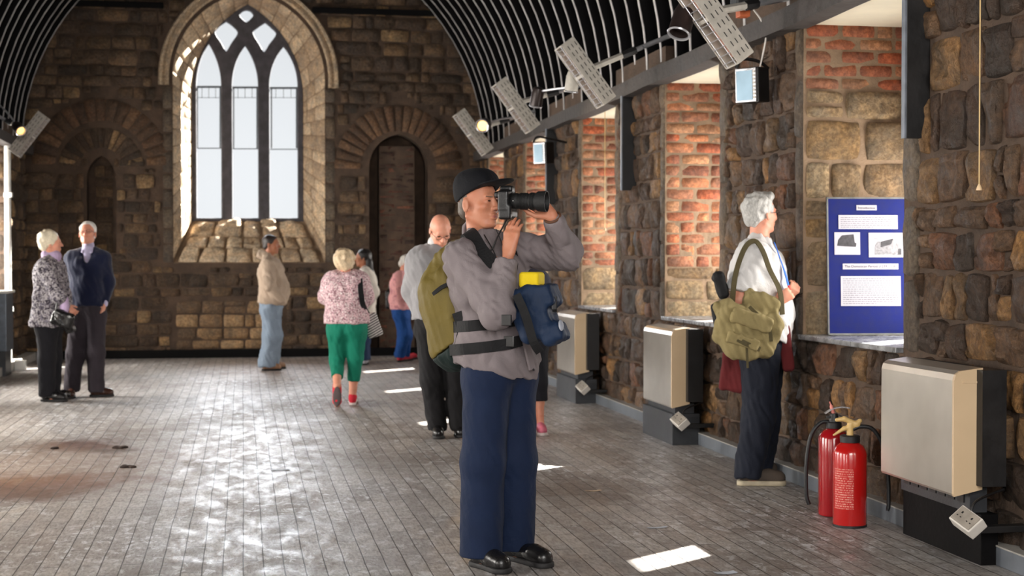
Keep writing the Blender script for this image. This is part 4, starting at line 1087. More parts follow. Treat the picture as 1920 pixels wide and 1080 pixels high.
eyes(fig, root); glasses(fig, root)
hair('hair', fig, root, hairm('hair_silver', (176, 174, 170), .35), .006, [((-.03, 0, .045), (.108, .092, .098)), ((-.075, 0, -.02), (.05, .07, .055)), ((.045, 0, .11), (.045, .06, .03))], [((.045, 0, .02), (1, 0, -.75)), ((0, 0, -.075), (.3, 0, -1))], .006, 75)
M_ws = cloth('tshirt_white', (206, 204, 203), .85, .04, 500, .1)
S = SDF(.035); fig.torso(S, .03, belly=.02, k=.06, hips=False, sh=.05); fig.sleeves(S, .03, .40)
S.cone(J['pelvis'] - fig.lat * .06 + UZ * .05, J['pelvis'] + fig.lat * .06 + UZ * .05, .175, None, .05); S.cone(J['neck'] - UZ * .01, J['neck'] + UZ * .01, .075, .07, .03)
S.cut(p(1425, 625), D2(-.45, 0, -1), .004); S.cut(lerp(J['shR'], J['elR'], .85), J['elR'] - J['shR'], .004, (lerp(J['shR'], J['elR'], 1.0), .11))
S.ell(fig.L(-.01, 0, -.13), None, (.06, .06, .05), .01, True)
ts = sdf_obj('t_shirt', S, .0065, M_ws, root, fold(.007, 7, 7, 6, 3))
MB().ribbon(spline([p(1452, 455, -.10), p(1468, 500, -.16), p(1477, 530, -.15), p(1483, 560, -.12)], 5), D2(.9, -.4, 0), .03, .004).build('lanyard', cloth('lanyard_blue', (60, 110, 200)), root)
MB().ribbon([p(1479, 535, -.17), p(1482, 548, -.17)], D2(.9, -.4, 0), .03, .006).build('lanyard_tag', cloth('tag_red', (210, 60, 60)), root)
trousers(fig, root, cloth('trousers_black_blue', (22, 26, 38), .8), .0065, .012, .03, 1.0, .006, 2.0, hemz=.05, top=J['waist'] + UZ * .02)
shoes_of(root, J, pm('brown_suede', (72, 62, 54), .85), pm('cream_sole', (176, 164, 140), .7), 1.05, .006, True, .028)
M_mar = cloth('maroon_fleece', (92, 32, 34), .9, .15)
S = SDF(.02); S.box(p(1378, 690, -.05), basis(D2(-.12, 0, -1), D2(1, -.3, 0)), (.15, .085, .03), .025); S.box(p(1400, 655, -.12), None, (.08, .05, .05), .03)
S.box(p(1474, 650, -.1), basis(D2(.12, 0, -1), D2(1, -.2, 0)), (.155, .04, .035), .025)
sdf_obj('tied_jacket', S, .007, M_mar, root, fold(.005, 10, 10, 3, 4))
sb = empty('satchel', p(1400, 680, -.35), 'olive canvas satchel hanging from the shoulder of the man in the white T-shirt', 'bag')
M_ca = cloth('canvas_olive', (142, 128, 88), .85, .15, 200, .3); M_cd = cloth('canvas_dark', (84, 76, 52), .85, .2, 200, .3)
S = SDF(.03); Bs = basis(D2(.92, -.1, -.30), D2(.3, 0, 1))
S.box(p(1402, 618, -.33), Bs, (.2, .135, .06), .05); S.box(p(1424, 585, -.3), Bs, (.12, .12, .045), .04); S.ell(p(1392, 640, -.36), Bs, (.16, .12, .06))
S.box(p(1362, 600, -.27), basis(D2(.3, 0, -1), D2(1, 0, .3)), (.13, .06, .06), .03)
sdf_obj('bag_body', S, .0065, M_ca, sb, fold(.008, 8, 8, 6, 9))
S = SDF(.02); S.box(p(1410, 600, -.405), Bs, (.13, .05, .022), .02); S.box(p(1393, 640, -.425), Bs, (.1, .035, .016), .014)
sdf_obj('pocket', S, .006, M_ca, sb, fold(.005, 14, 14, 9, 3))
m = MB(); m.ribbon(spline([p(1372, 630, -.42), p(1400, 645, -.44), p(1425, 655, -.42)], 4), D2(0, -1, 0), .03, .008); m.ribbon(spline([p(1400, 650, -.43), p(1402, 690, -.42)], 3), D2(0, -1, 0), .014, .006)
m.ribbon(spline([p(1405, 575, -.38), p(1440, 612, -.42), p(1446, 640, -.41)], 4), D2(0, -1, 0), .02, .01); m.build('trim_strap', M_cd, sb)
m = MB(); m.ribbon(spline([p(1372, 590, -.3), p(1378, 520, -.28), p(1396, 466, -.27), p(1415, 452, -.24), p(1430, 470, -.27), p(1443, 505, -.3), p(1462, 545, -.33), p(1467, 590, -.33)], 6), [D2(.3, -1, .6)] * 43, .032, .007)
m.build('shoulder_strap', M_cd, sb)
S = SDF(.015); S.box(p(1352, 535, -.25), basis(D2(-.25, 0, 1), D2(1, 0, .2)), (.085, .035, .05), .03); S.ell(p(1346, 520, -.25), None, (.04, .04, .04)); S.box(p(1344, 590, -.26), basis(D2(-.2, 0, 1), D2(1, 0, 0)), (.07, .03, .045), .02)
sdf_obj('side_pouch', S, .006, M_bl, sb, fold(.004, 12, 12, 9, 1))

# ------------------------------------------------ couple on the left
d0 = 14.85
J = dict(head=p(96, 456), hf=D2(.93, .3, .05), hu=UZ, neck=p(95, 484), chest=p(93, 520), waist=p(92, 560), pelvis=p(92, 598),
         shR=p(84, 503, -.16), shL=p(106, 501, .15), elR=p(110, 556, -.22), elL=p(118, 550, .16), wrR=p(124, 575, -.05), wrL=p(128, 566, .12),
         hipR=p(88, 612, -.07), hipL=p(96, 612, .07), knR=p(88, 672, -.07), knL=p(100, 670, .07), anR=p(88, 738, -.05), anL=p(98, 735, .1), ff=D2(.9, .25))
J['toR'] = onfloor(126, 753); J['toL'] = onfloor(134, 747)
fig = Figure(J, 1.02); cwoman = fig
root = person('white-haired woman in a black and white patterned jacket, far left', Vector((p(95, 745).x, p(95, 745).y, 0)))
fig.body('body', .008, SK2, root, False, [dict(W=J['wrR'], D=D2(.6, .3, -.6), N=D2(0, .5, 0), T=D2(0, 0, 1), curl=(.6, .6, .6, .6))], headz=.95)
eyes(fig, root)
hair('hair', fig, root, hairm('hair_white', (226, 214, 188), .2), .008, [((-.03, 0, .045), (.112, .1, .1)), ((-.07, 0, -.02), (.055, .08, .06))], [((.05, 0, .02), (1, 0, -.7)), ((0, 0, -.07), (.3, 0, -1))], .006, 60)
M_pj = cloth('jacket_leaf_pattern', (176, 170, 172), .85, .06, pat=(34, [(52, 46, 56), (118, 112, 124)], .5))
S = SDF(.03); fig.torso(S, .03, hips=True, k=.05); fig.sleeves(S, .025, .95); S.cone(J['pelvis'] + UZ * .03, J['pelvis'] - UZ * .06 - D2(1, 0) * .01, .17, .19, .06)
S.cut(p(92, 612), (0, 0, -1)); S.ell(fig.L(-.02, 0, -.13), None, (.05, .05, .05), .01, True)
sdf_obj('jacket', S, .0085, M_pj, root, fold(.007, 7, 7, 5, 1))
S = SDF(.02); S.cone(J['neck'] - D2(1, 0) * .03 + UZ * .03, J['neck'] + D2(1, 0) * .04 + UZ * .02, .066, .066); S2 = SDF(.02); S2.ell(p(121, 575, -.2), None, (.045, .045, .13)); sdf_obj('scarf_end', S2, .009, cloth('lilac2', (186, 164, 196)), root); sdf_obj('scarf', S, .009, cloth('lilac', (186, 164, 196)), root, fold(.004, 15, 15, 6, 3))
trousers(fig, root, cloth('trousers_black', (24, 23, 28), .85), .009, .014, .02, 1.0, .004, 5.0, hemz=.05)
shoes_of(root, J, sc=1.0, h=.008)
hb = empty('handbag', p(122, 615, -.22), 'black handbag on the arm of the woman in the patterned jacket', 'bag')
S = SDF(.03); S.box(p(118, 598, -.26), basis(D2(1, 0, -.35), UZ), (.11, .08, .05), .04); S.box(p(128, 610, -.2), basis(D2(.5, 0, -1), D2(1, 0, .5)), (.08, .05, .05), .03); sdf_obj('bag_body', S, .008, M_shoe, hb, fold(.005, 12, 12, 9, 3))
MB().tube(spline([p(104, 590, -.28), p(108, 562, -.27), p(122, 560, -.2), p(130, 592, -.2)], 5), .008, 6).build('handle', M_shoe, hb, True)

d0 = 15.3
J = dict(head=p(164, 438), hf=D2(.08, -1, .22), hu=D2(0, .2, 1), neck=p(166, 466), chest=p(165, 503), waist=p(164, 545), pelvis=p(164, 580),
         shR=p(136, 484), shL=p(194, 484), elR=p(129, 532, .05), elL=p(203, 530, .04), wrR=p(140, 572, -.04), wrL=p(196, 570, -.02),
         hipR=p(150, 594), hipL=p(178, 594), knR=p(141, 662, -.02), knL=p(179, 660, -.02), anR=p(134, 730), anL=p(180, 728), ff=D2(.1, -1))
J['toR'] = onfloor(132, 748); J['toL'] = onfloor(213, 743)
fig = Figure(J, 1.05)
root = person('white-haired man in glasses and a navy V-neck sweater standing with hands in pockets', Vector((p(160, 742).x, p(160, 742).y, 0)))
fig.body('body', .008, SK2, root, True, [dict(W=J['wrL'], D=D2(-.2, -.3, -1), N=D2(-1, 0, 0), T=D2(0, -1, 0), curl=(.4, .4, .4, .4))])
eyes(fig, root); glasses(fig, root)
hair('hair', fig, root, hairm('hair_white2', (222, 218, 212), .15), .007, [((-.02, 0, .045), (.1, .086, .09)), ((-.06, 0, -.02), (.05, .07, .05))], [((.035, 0, .03), (1, 0, -.55)), ((0, 0, -.06), (.3, 0, -1))], .003, 70)
M_nv = cloth('sweater_navy', (15, 22, 50), .95, .1, 260, .3, .3)
S = SDF(.03); fig.torso(S, .022, hips=False, belly=.04); fig.sleeves(S, .018, .9, ease=1.2); S.cone(J['pelvis'] - fig.lat * .05 + UZ * .03, J['pelvis'] + fig.lat * .05 + UZ * .03, .135, None, .04)
S.cut(p(164, 574), (0, 0, -1)); S.ell(J['neck'] + UZ * .02, None, (.062, .062, .05), .01, True); S.ell(J['neck'] + fig.frt * .11 - UZ * .06, basis(fig.frt, UZ), (.07, .085, .035), .01, True)
sdf_obj('sweater', S, .0085, M_nv, root, fold(.005, 7, 7, 5, 1))
S = SDF(.02); S.cone(J['neck'] - UZ * .02, J['neck'] + UZ * .035, .064, .058); S.cone(J['neck'] + fig.frt * .05, J['neck'] + fig.frt * .075 - UZ * .13, .05, .035); 
S2 = SDF(.02); S2.cone(J['wrL'] + UZ * .03, J['wrL'] - UZ * .0, .036, .034)
for s in (-1, 1): S.cone(J['neck'] + fig.frt * .04 + UZ * .02 + fig.lat * s * .04, J['neck'] + fig.frt * .09 - UZ * .035 + fig.lat * s * .045, .018, .015, .01)
sdf_obj('shirt', S, .008, cloth('shirt_lilac', (190, 184, 214)), root); sdf_obj('shirt_cuff', S2, .008, cloth('shirt_cuff_lilac', (190, 184, 214)), root)
trousers(fig, root, cloth('trousers_charcoal', (52, 46, 52), .85), .009, .016, .022, 1.0, .005, 5.0, hemz=.05)
shoes_of(root, J, pm('brown_leather', (60, 36, 28), .25, var=.2), M_sole, 1.02, .008)

# ------------------------------------------------ man in the hooded top, far left of the window
d0 = 19.0
J = dict(head=p(509, 459), hf=D2(.97, -.12, .02), hu=UZ, neck=p(503, 480), chest=p(508, 512), waist=p(512, 545), pelvis=p(509, 572),
         shR=p(503, 496, -.19), shL=p(507, 496, .19), elR=p(506, 536, -.25), elL=p(506, 536, .24), wrR=p(529, 562, -.18), wrL=p(530, 562, .18),
         hipR=p(507, 582, -.09), hipL=p(509, 582, .09), knR=p(510, 630, -.09), knL=p(514, 630, .1), anR=p(500, 684, -.09), anL=p(508, 682, .12), ff=D2(1, -.05))
J['toR'] = onfloor(527, 694.5); J['toL'] = onfloor(534, 691)
fig = Figure(J, 1.12)
root = person('dark-haired man in beige hooded top and pale jeans below the big window', Vector((p(505, 690).x, p(505, 690).y, 0)))
fig.body('body', .009, SK3, root, True, [])
eyes(fig, root)
hair('hair', fig, root, hairm('hair_dark', (44, 34, 30)), .009, [((-.02, 0, .045), (.102, .086, .088)), ((-.06, 0, -.02), (.05, .07, .05))], [((.05, 0, .04), (1, 0, -.5)), ((0, 0, -.05), (.3, 0, -1))], .003, 60)
M_hd = cloth('hoodie_beige', (172, 152, 134), .9, .08, 300, .2)
S = SDF(.04); fig.torso(S, .03, hips=False, belly=.06, k=.07); fig.sleeves(S, .02, 1.0, ease=1.3, k=.012); S.cone(J['pelvis'] - fig.lat * .05 + UZ * .05, J['pelvis'] + fig.lat * .05 + UZ * .05, .16, None, .06)
S.cone(J['neck'] - D2(1, 0) * .09 + UZ * .02, J['neck'] + D2(1, 0) * .02 + UZ * .0, .06, .07, .04); S.cut(p(508, 570), D2(-.1, 0, -1)); S.ell(fig.L(0, 0, -.14), None, (.055, .055, .05), .01, True)
sdf_obj('hooded_top', S, .0095, M_hd, root, fold(.008, 6, 6, 5, 1))
trousers(fig, root, cloth('jeans_pale', (128, 142, 158), .85, .12), .0095, .02, .045, 1.0, .008, 5.0, hemz=.05)
shoes_of(root, J, pm('tan_shoe', (150, 112, 84), .6), M_sole, 1.02, .009)

# ------------------------------------------------ woman in green trousers walking away
d0 = 14.4
J = dict(head=p(645, 491), hf=D2(-.1, 1, 0), hu=UZ, neck=p(648, 517), chest=p(648, 543), waist=p(649, 578), pelvis=p(650, 610),
         shL=p(622, 527), shR=p(676, 527), elL=p(612, 558, .06), elR=p(686, 562, .03), wrL=p(622, 548, .27), wrR=p(684, 566, .27),
         hipL=p(634, 625), hipR=p(666, 625), knL=p(632, 672, .02), knR=p(666, 673, .04), anL=p(632, 722, -.2), anR=p(661, 740, .04), ff=D2(-.05, 1))
J['toR'] = onfloor(662, 752); J['toL'] = onfloor(632, 762)
fig = Figure(J, 1.08)
root = person('woman in pink patterned top and green cropped trousers, walking away', Vector((p(648, 755).x, p(648, 755).y, 0)))
fig.body('body', .008, SK2, root, False, [dict(W=J['wrL'], D=D2(.4, .9, .2), N=D2(1, 0, 0), T=D2(0, 0, 1), curl=(.5,) * 4), dict(W=J['wrR'], D=D2(-.2, .9, .2), N=D2(-1, 0, 0), T=D2(0, 0, 1), curl=(.5,) * 4)], headz=.93, )
hair('hair', fig, root, hairm('hair_blond_grey', (214, 190, 156), .3), .008, [((-.01, 0, .03), (.118, .112, .112)), ((-.06, 0, -.03), (.06, .09, .06))], [((.05, 0, .02), (1, 0, -.5)), ((0, 0, -.085), (.3, 0, -1))], .009, 55)
M_pk = cloth('blouse_pink_pattern', (214, 176, 182), .85, .06, pat=(60, [(112, 66, 78), (238, 226, 224)], .53))
S = SDF(.03); fig.torso(S, .03, hips=False, k=.05); fig.sleeves(S, .028, .44); S.cone(J['pelvis'] - fig.lat * .07 + UZ * .05, J['pelvis'] + fig.lat * .07 + UZ * .05, .15, None, .05)
S.cut(p(650, 607), (0, 0, -1)); S.ell(J['neck'] + UZ * .04, None, (.06, .06, .045), .01, True)
sdf_obj('blouse', S, .0085, M_pk, root, fold(.006, 7, 7, 5, 1))
S = SDF(.015); fig.legs(S, .008, .006, .72, .018); S.cone(J['pelvis'] - fig.hl * .06, J['pelvis'] + fig.hl * .06, .14, None, .03)
for sg in (-1, 1): S.ell(J['pelvis'] - fig.frt * .06 + fig.hl * .075 * sg - UZ * .04, None, (.09, .08, .1))
S.cut(p(650, 600), (0, 0, 1))
S.cut(lerp(J['knR'], J['anR'], .62), J['anR'] - J['knR'], .004, (lerp(J['knR'], J['anR'], .62), .13)); S.cut(lerp(J['knL'], J['anL'], .7), J['anL'] - J['knL'], .004, (lerp(J['knL'], J['anL'], .7), .13))
sdf_obj('trousers', S, .0085, cloth('trousers_green', (18, 118, 94), .8, .1), root, fold(.005, 9, 9, 3, 3))
M_red = cloth('canvas_red', (208, 44, 62), .8)
U, So = SDF(.015), SDF(.01); shoe(U, So, J['anR'], J['toR'], .9); o = sdf_obj('shoe', U, .008, M_red, root); sdf_obj('sole', So, .008, pm('white_sole', (214, 200, 196), .7), o)
U = SDF(.015); U.cone(p(632, 730, -.2), p(632, 752, -.24), .04, .045); U.cone(p(632, 722, -.17), p(632, 735, -.17), .042, .045); o = sdf_obj('shoe', U, .008, M_red, root)
So = SDF(.01); So.ell(p(632, 744, -.265), basis(D2(0, 1, -.2), UZ), (.012, .1, .042)); sdf_obj('sole', So, .007, pm('grey_sole', (84, 72, 72), .8), o)
tb = empty('striped_bag', p(700, 630, .1), 'black and white striped bag hanging at the side of the woman in green trousers', 'bag')
def stripes():
    t = NT('bag_stripes'); v = t.coord(rot=(0, .5, 0)); wv = t.add('ShaderNodeTexWave', {'Vector': v, 'Scale': 14.0, 'Distortion': .3}, bands_direction='Z').outputs[1]
    t.set('Base Color', t.ramp(wv, [(.45, srgb(222, 216, 212)), (.55, srgb(60, 56, 62))])); t.set('Roughness', .8); return t.m
S = SDF(.02); S.box(p(699, 610, .12), basis(D2(.35, 0, -1), D2(1, .6, .3)), (.12, .075, .035), .03); sdf_obj('bag_body', S, .008, stripes(), tb, fold(.004, 10, 10, 5, 3))
m = MB(); m.ribbon(spline([p(690, 590, .02), p(680, 570, -.12), p(676, 540, -.13), p(674, 512, -.04), p(677, 530, .14)], 5), [D2(.3, -1, .3)] * 21, .05, .012); m.build('strap', M_bl, tb)

# ------------------------------------------------ long-haired woman behind
d0 = 20.0
J = dict(head=p(680, 484), hf=D2(-.9, -.1, 0), hu=UZ, neck=p(684, 504), chest=p(688, 530), waist=p(686, 560), pelvis=p(684, 588),
         shL=p(684, 512, -.15), shR=p(690, 512, .15), elL=p(700, 548, -.2), elR=p(698, 548, .2), wrL=p(690, 572, -.15), wrR=p(690, 572, .15),
         hipL=p(683, 596, -.07), hipR=p(685, 596, .07), knL=p(681, 640, -.07), knR=p(684, 640, .07), anL=p(683, 673, -.07), anR=p(686, 671, .07), ff=D2(-1, 0))
J['toL'] = onfloor(674, 684); J['toR'] = onfloor(677, 681)
fig = Figure(J, .92)
root = person('woman with long dark hair and white cardigan beyond the green trousers', Vector((p(684, 680).x, p(684, 680).y, 0)))
fig.body('body', .009, SK3, root, False, [], headz=.95); eyes(fig, root)
hair('hair', fig, root, hairm('hair_black', (26, 20, 20)), .009, [((-.025, 0, .04), (.106, .095, .095)), ((-.085, 0, -.08), (.06, .09, .12)), ((-.1, -.02, -.2), (.05, .08, .14))], [((.04, 0, .02), (1, 0, -.5))], .004, 50)
S = SDF(.03); fig.torso(S, .03); fig.sleeves(S, .028, 1.0, ease=1.3); S.cut(p(686, 594), (0, 0, -1)); S.ell(fig.L(0, 0, -.14), None, (.05, .05, .05), .01, True)
sdf_obj('cardigan', S, .0095, cloth('cardigan_white', (222, 214, 204), .9), root, fold(.006, 8, 8, 5, 2))
trousers(fig, root, cloth('jeans_blue_dark', (54, 72, 104)), .0095, .01, .01, 1.0, .004, 3, hemz=.06)
shoes_of(root, J, pm('white_shoe', (206, 208, 216), .6), M_sole, .9, .009)

# ------------------------------------------------ older woman in a pink jacket at the back
d0 = 20.6
J = dict(head=p(763, 496), hf=D2(.8, -.2, -.5), hu=D2(.45, 0, 1), neck=p(756, 513), chest=p(751, 535), waist=p(749, 562), pelvis=p(752, 584),
         shR=p(749, 520, -.15), shL=p(754, 520, .15), elR=p(756, 552, -.2), elL=p(762, 552, .2), wrR=p(774, 560, -.15), wrL=p(776, 560, .15),
         hipR=p(752, 592, -.07), hipL=p(754, 592, .07), knR=p(758, 628, -.07), knL=p(762, 628, .08), anR=p(750, 664, -.06), anL=p(758, 662, .1), ff=D2(1, -.1))
J['toR'] = onfloor(771, 676); J['toL'] = onfloor(779, 673)
fig = Figure(J, 1.0)
root = person('white-haired person in pink top, blue jeans and red shoes', Vector((p(754, 672).x, p(754, 672).y, 0)))
fig.body('body', .009, SK2, root, False, [dict(W=J['wrR'], D=D2(1, -.2, 0), N=D2(0, .5, -.5), T=D2(0, 0, 1), curl=(.5,) * 4)], headz=.95); eyes(fig, root)
hair('hair', fig, root, hairm('hair_white3', (226, 222, 214), .15), .009, [((-.025, 0, .04), (.108, .095, .097)), ((-.07, 0, -.02), (.05, .08, .06))], [((.04, 0, .02), (1, 0, -.5)), ((0, 0, -.07), (.3, 0, -1))], .005, 60)
S = SDF(.03); fig.torso(S, .03); fig.sleeves(S, .028, .95, ease=1.2); S.cut(p(752, 580), (0, 0, -1)); S.ell(fig.L(0, 0, -.14), None, (.05, .05, .05), .01, True)
sdf_obj('top', S, .0095, cloth('top_pink', (232, 170, 170), .9, pat=(12, [(204, 140, 146)], .6)), root, fold(.006, 8, 8, 5, 2))
trousers(fig, root, cloth('jeans_blue', (34, 76, 140), .85, .15), .0095, .016, .02, 1.0, .006, 3, hemz=.06)
shoes_of(root, J, pm('red_shoe', (184, 34, 56), .6), M_sole, .95, .009)
hb = empty('handbag', p(728, 590, .1), 'small dark handbag held behind the person in the pink top', 'bag')
S = SDF(.02); S.box(p(729, 562, .05), None, (.05, .04, .13), .03); S.cone(p(732, 530, .05), p(729, 560, .05), .02, .03); sdf_obj('bag_body', S, .009, M_shoe, hb)
MB().tube(spline([p(729, 545, .05), p(736, 522, .0), p(748, 512, -.06)], 5), .008, 6).build('strap', M_shoe, hb, True)

# ------------------------------------------------ bald man looking down
d0 = 11.85
J = dict(head=p(826, 432, -.05), hf=D2(.25, -.8, -.62), hu=D2(.1, -.62, .85), neck=p(816, 462), chest=p(812, 505), waist=p(816, 555), pelvis=p(820, 600),
         shR=p(783, 487, -.02), shL=p(848, 483, .06), elR=p(772, 548, .04), elL=p(862, 545, .0), wrR=p(790, 592, -.04), wrL=p(860, 590, -.08),
         hipR=p(804, 618, -.02), hipL=p(842, 618, .02), knR=p(808, 712, -.02), knL=p(852, 712, .02), anR=p(820, 800), anL=p(861, 798), ff=D2(.2, -1))
J['toR'] = onfloor(823, 824); J['toL'] = onfloor(866, 822)
fig = Figure(J, 1.05)
root = person('bald man in a grey sweater and black trousers looking down, behind the backpack', Vector((p(840, 815).x, p(840, 815).y, 0)))
fig.body('body', .0065, SK2, root, True, [dict(W=J['wrR'], D=D2(.3, -.1, -1), N=D2(.9, .3, 0), T=D2(0, -1, 0), curl=(.4,) * 4)]); eyes(fig, root); glasses(fig, root)
hair('hair_fringe', fig, root, hairm('hair_grey', (176, 168, 160), .2), .007, [((-.02, 0, .01), (.102, .082, .06))], [((.0, 0, .0), (1, 0, -.2)), ((0, 0, .04), (0, 0, 1)), ((0, 0, -.04), (.2, 0, -1))], .002, 70)
S = SDF(.03); fig.torso(S, .028, hips=False, belly=.03); fig.sleeves(S, .026, .95, ease=1.3); S.cone(J['pelvis'] - fig.lat * .05 + UZ * .05, J['pelvis'] + fig.lat * .05 + UZ * .05, .14, None, .05); S.cut(p(820, 598), (0, 0, -1))
S.ell(J['neck'] + UZ * .04 - AW * .02, None, (.065, .065, .045), .01, True)
sdf_obj('sweater', S, .008, cloth('sweater_grey', (136, 134, 136), .95, .08, 260, .3, .3), root, fold(.006, 7, 7, 6, 3))
S = SDF(.02); S.cone(J['neck'] - UZ * .02, J['neck'] + UZ * .03, .064, .06); sdf_obj('shirt_collar', S, .008, M_ws, root)
trousers(fig, root, cloth('trousers_black2', (26, 25, 27), .85), .008, .012, .022, 1.0, .005, 5.0, hemz=.05)
shoes_of(root, J, sc=1.0, h=.007)

# ------------------------------------------------ woman hidden behind the photographer
d0 = 12.0
J = dict(head=p(990, 474), hf=D2(.1, 1, 0), hu=UZ, neck=p(990, 500), chest=p(986, 535), waist=p(984, 585), pelvis=p(990, 625),
         shL=p(960, 518), shR=p(1012, 522), elL=p(955, 575, .05), elR=p(1010, 575, .05), wrL=p(965, 600, .2), wrR=p(1005, 600, .2),
         hipL=p(984, 640), hipR=p(1006, 640), knL=p(982, 715), knR=p(1007, 715, .03), anL=p(984, 795), anR=p(1012, 792, .05), ff=D2(.1, 1))
J['toL'] = onfloor(988, 806); J['toR'] = onfloor(1014, 806)
J['anL'] = Vector((J['anL'].x, J['anL'].y, .09)); J['anR'] = Vector((J['anR'].x, J['anR'].y, .09))
J['toL'] = J['anL'] + D2(.1, -1) * .17; J['toL'].z = 0; J['toR'] = J['anR'] + D2(.15, -1) * .17; J['toR'].z = 0; J['ff'] = D2(.1, -1); J['hf'] = D2(.1, -1, 0)
for a in ('sh', 'el', 'wr', 'hip', 'kn', 'an', 'to'): J[a + 'L'], J[a + 'R'] = J[a + 'R'], J[a + 'L']
for q in 'head neck chest waist pelvis shL shR elL elR wrL wrR'.split(): J[q] = J[q] + UZ * -.03
fig = Figure(J, .95)
root = person('person in black cropped trousers and pink shoes, mostly hidden behind the photographer', Vector((p(1000, 815).x, p(1000, 815).y, 0)))
fig.body('body', .009, SK2, root, False, [], headz=.92)
hair('hair', fig, root, hairm('hair_brown', (92, 70, 52)), .009, [((-.02, 0, .04), (.105, .09, .092)), ((-.07, 0, -.03), (.05, .08, .06))], [((.04, 0, .02), (1, 0, -.5))], .004, 60)
S = SDF(.03); fig.torso(S, .03); fig.sleeves(S, .026, .9); S.cut(J['pelvis'] - UZ * .02, (0, 0, -1)); S.ell(J['neck'] + UZ * .04, None, (.055, .055, .04), .01, True)
sdf_obj('top', S, .0095, cloth('top_dark', (44, 44, 54)), root, fold(.005, 8, 8, 5, 2))
S = SDF(.03); fig.legs(S, .014, .02, .6); S.cut((0, 0, .27), (0, 0, -1)); sdf_obj('trousers', S, .0095, MATS.get('x') or cloth('trousers_black3', (24, 24, 30)), root, fold(.004, 8, 8, 3, 2))
shoes_of(root, J, pm('pink_trainer', (190, 96, 116), .6), pm('white_sole', (214, 200, 196), .7), .9, .008, low=True)
# ================================================================== FIXTURES
def rot_to(x, y):
    B = basis(x, y); return Matrix(((B[0, 0], B[0, 1], B[0, 2], 0), (B[1, 0], B[1, 1], B[1, 2], 0), (B[2, 0], B[2, 1], B[2, 2], 0), (0, 0, 0, 1)))
# ---- gas wall heaters
def steel():
    t = NT('brushed_steel'); v = t.coord(scale=(1, 30, 1)); n = t.noise(v, 30, 3, .6); n2 = t.noise(t.coord(), 2.2, 3)
    t.set('Base Color', t.ramp(n2, [(.3, srgb(190, 184, 174)), (.7, srgb(214, 208, 198))])); t.set('Metallic', .82)
    t.set('Roughness', .3); t.set('Normal', t.bump(n, .012, .001)); return t.m
M_steel = steel(); M_cream = pm('cream_enamel', (206, 180, 146), .4, var=.05, scale=3, bump=.05)
M_sock = pm('socket_plastic', (214, 208, 200), .4, var=.08); M_plinth = pm('plinth_metal', (48, 50, 54), .45, var=.3, scale=7, bump=.2)
def heater(base, z0, z1, wid, label, dark=False):
    r = empty('wall_heater', base, label, 'heater', None)
    X, Y, Z = base; xf = X - .235                                     # X = wall face
    m = MB(); m.box((X - .13, Y - .055, z0 + .02), (X - .012, Y + wid, z1 - .0)); m.build('back_casing', M_black, r)
    # casing with rounded front top
    m = MB(); prof = [(X - .10, z0), (xf + .004, z0 - .03), (xf, z0 - .02), (xf, z1 - .05), (xf + .008, z1 - .022), (xf + .03, z1 - .006), (X - .10, z1 + .008)]
    n = len(prof); vs = [(x, Y + .016, z) for x, z in prof] + [(x, Y + wid, z) for x, z in prof]
    m.raw(vs, [tuple(range(n))] + [tuple(range(n, 2 * n))[::-1]] + [(i, (i + 1) % n, (i + 1) % n + n, i + n) for i in range(n)])
    m.build('front_panel', M_steel, r)
    m = MB(); vs = [(x - (.006 if x < X - .15 else 0), Y, z + .0) for x, z in prof] + [(x - (.006 if x < X - .15 else 0), Y + .018, z) for x, z in prof]
    m.raw(vs, [tuple(range(n))] + [tuple(range(n, 2 * n))[::-1]] + [(i, (i + 1) % n, (i + 1) % n + n, i + n) for i in range(n)])
    m.box((X - .2, Y - .004, z1 - .062), (X - .115, Y, z1 - .052), .0015)
    m.build('end_panel', M_cream, r)
    m = MB(); m.box((xf + (.1 if dark else .035), Y + .05, .236), (X - .05, Y + wid - .02, z0 + .0)); g = m.build('burner_box', M_plinth, r)
    m = MB()
    for i in range(int(wid / .1) - 1): m.box((xf + (.094 if dark else .028), Y + .1 + i * .095, .275 if z0 > .3 else .25), (xf + (.102 if dark else .036), Y + .165 + i * .095, z0 - .035))
    m.build('vent', M_black, g)
    MB().box((xf + (.13 if dark else .0), Y - .0, 0), (X - .02, Y + wid + .02, .235), .004).build('plinth', M_blackwood if dark else M_plinth, r)
    return r
heater((XR - .07, 6.33, 0), .35, .90, .80, 'large steel and cream gas heater on the wall nearest the camera', True)
heater((XR - .07, 10.88, 0), .31, .88, .83, 'steel and cream gas heater below the middle brick window recess')
heater((XR - .07, 14.22, 0), .31, .88, .87, 'farthest gas heater on the right, half behind the photographer and his blue bag')
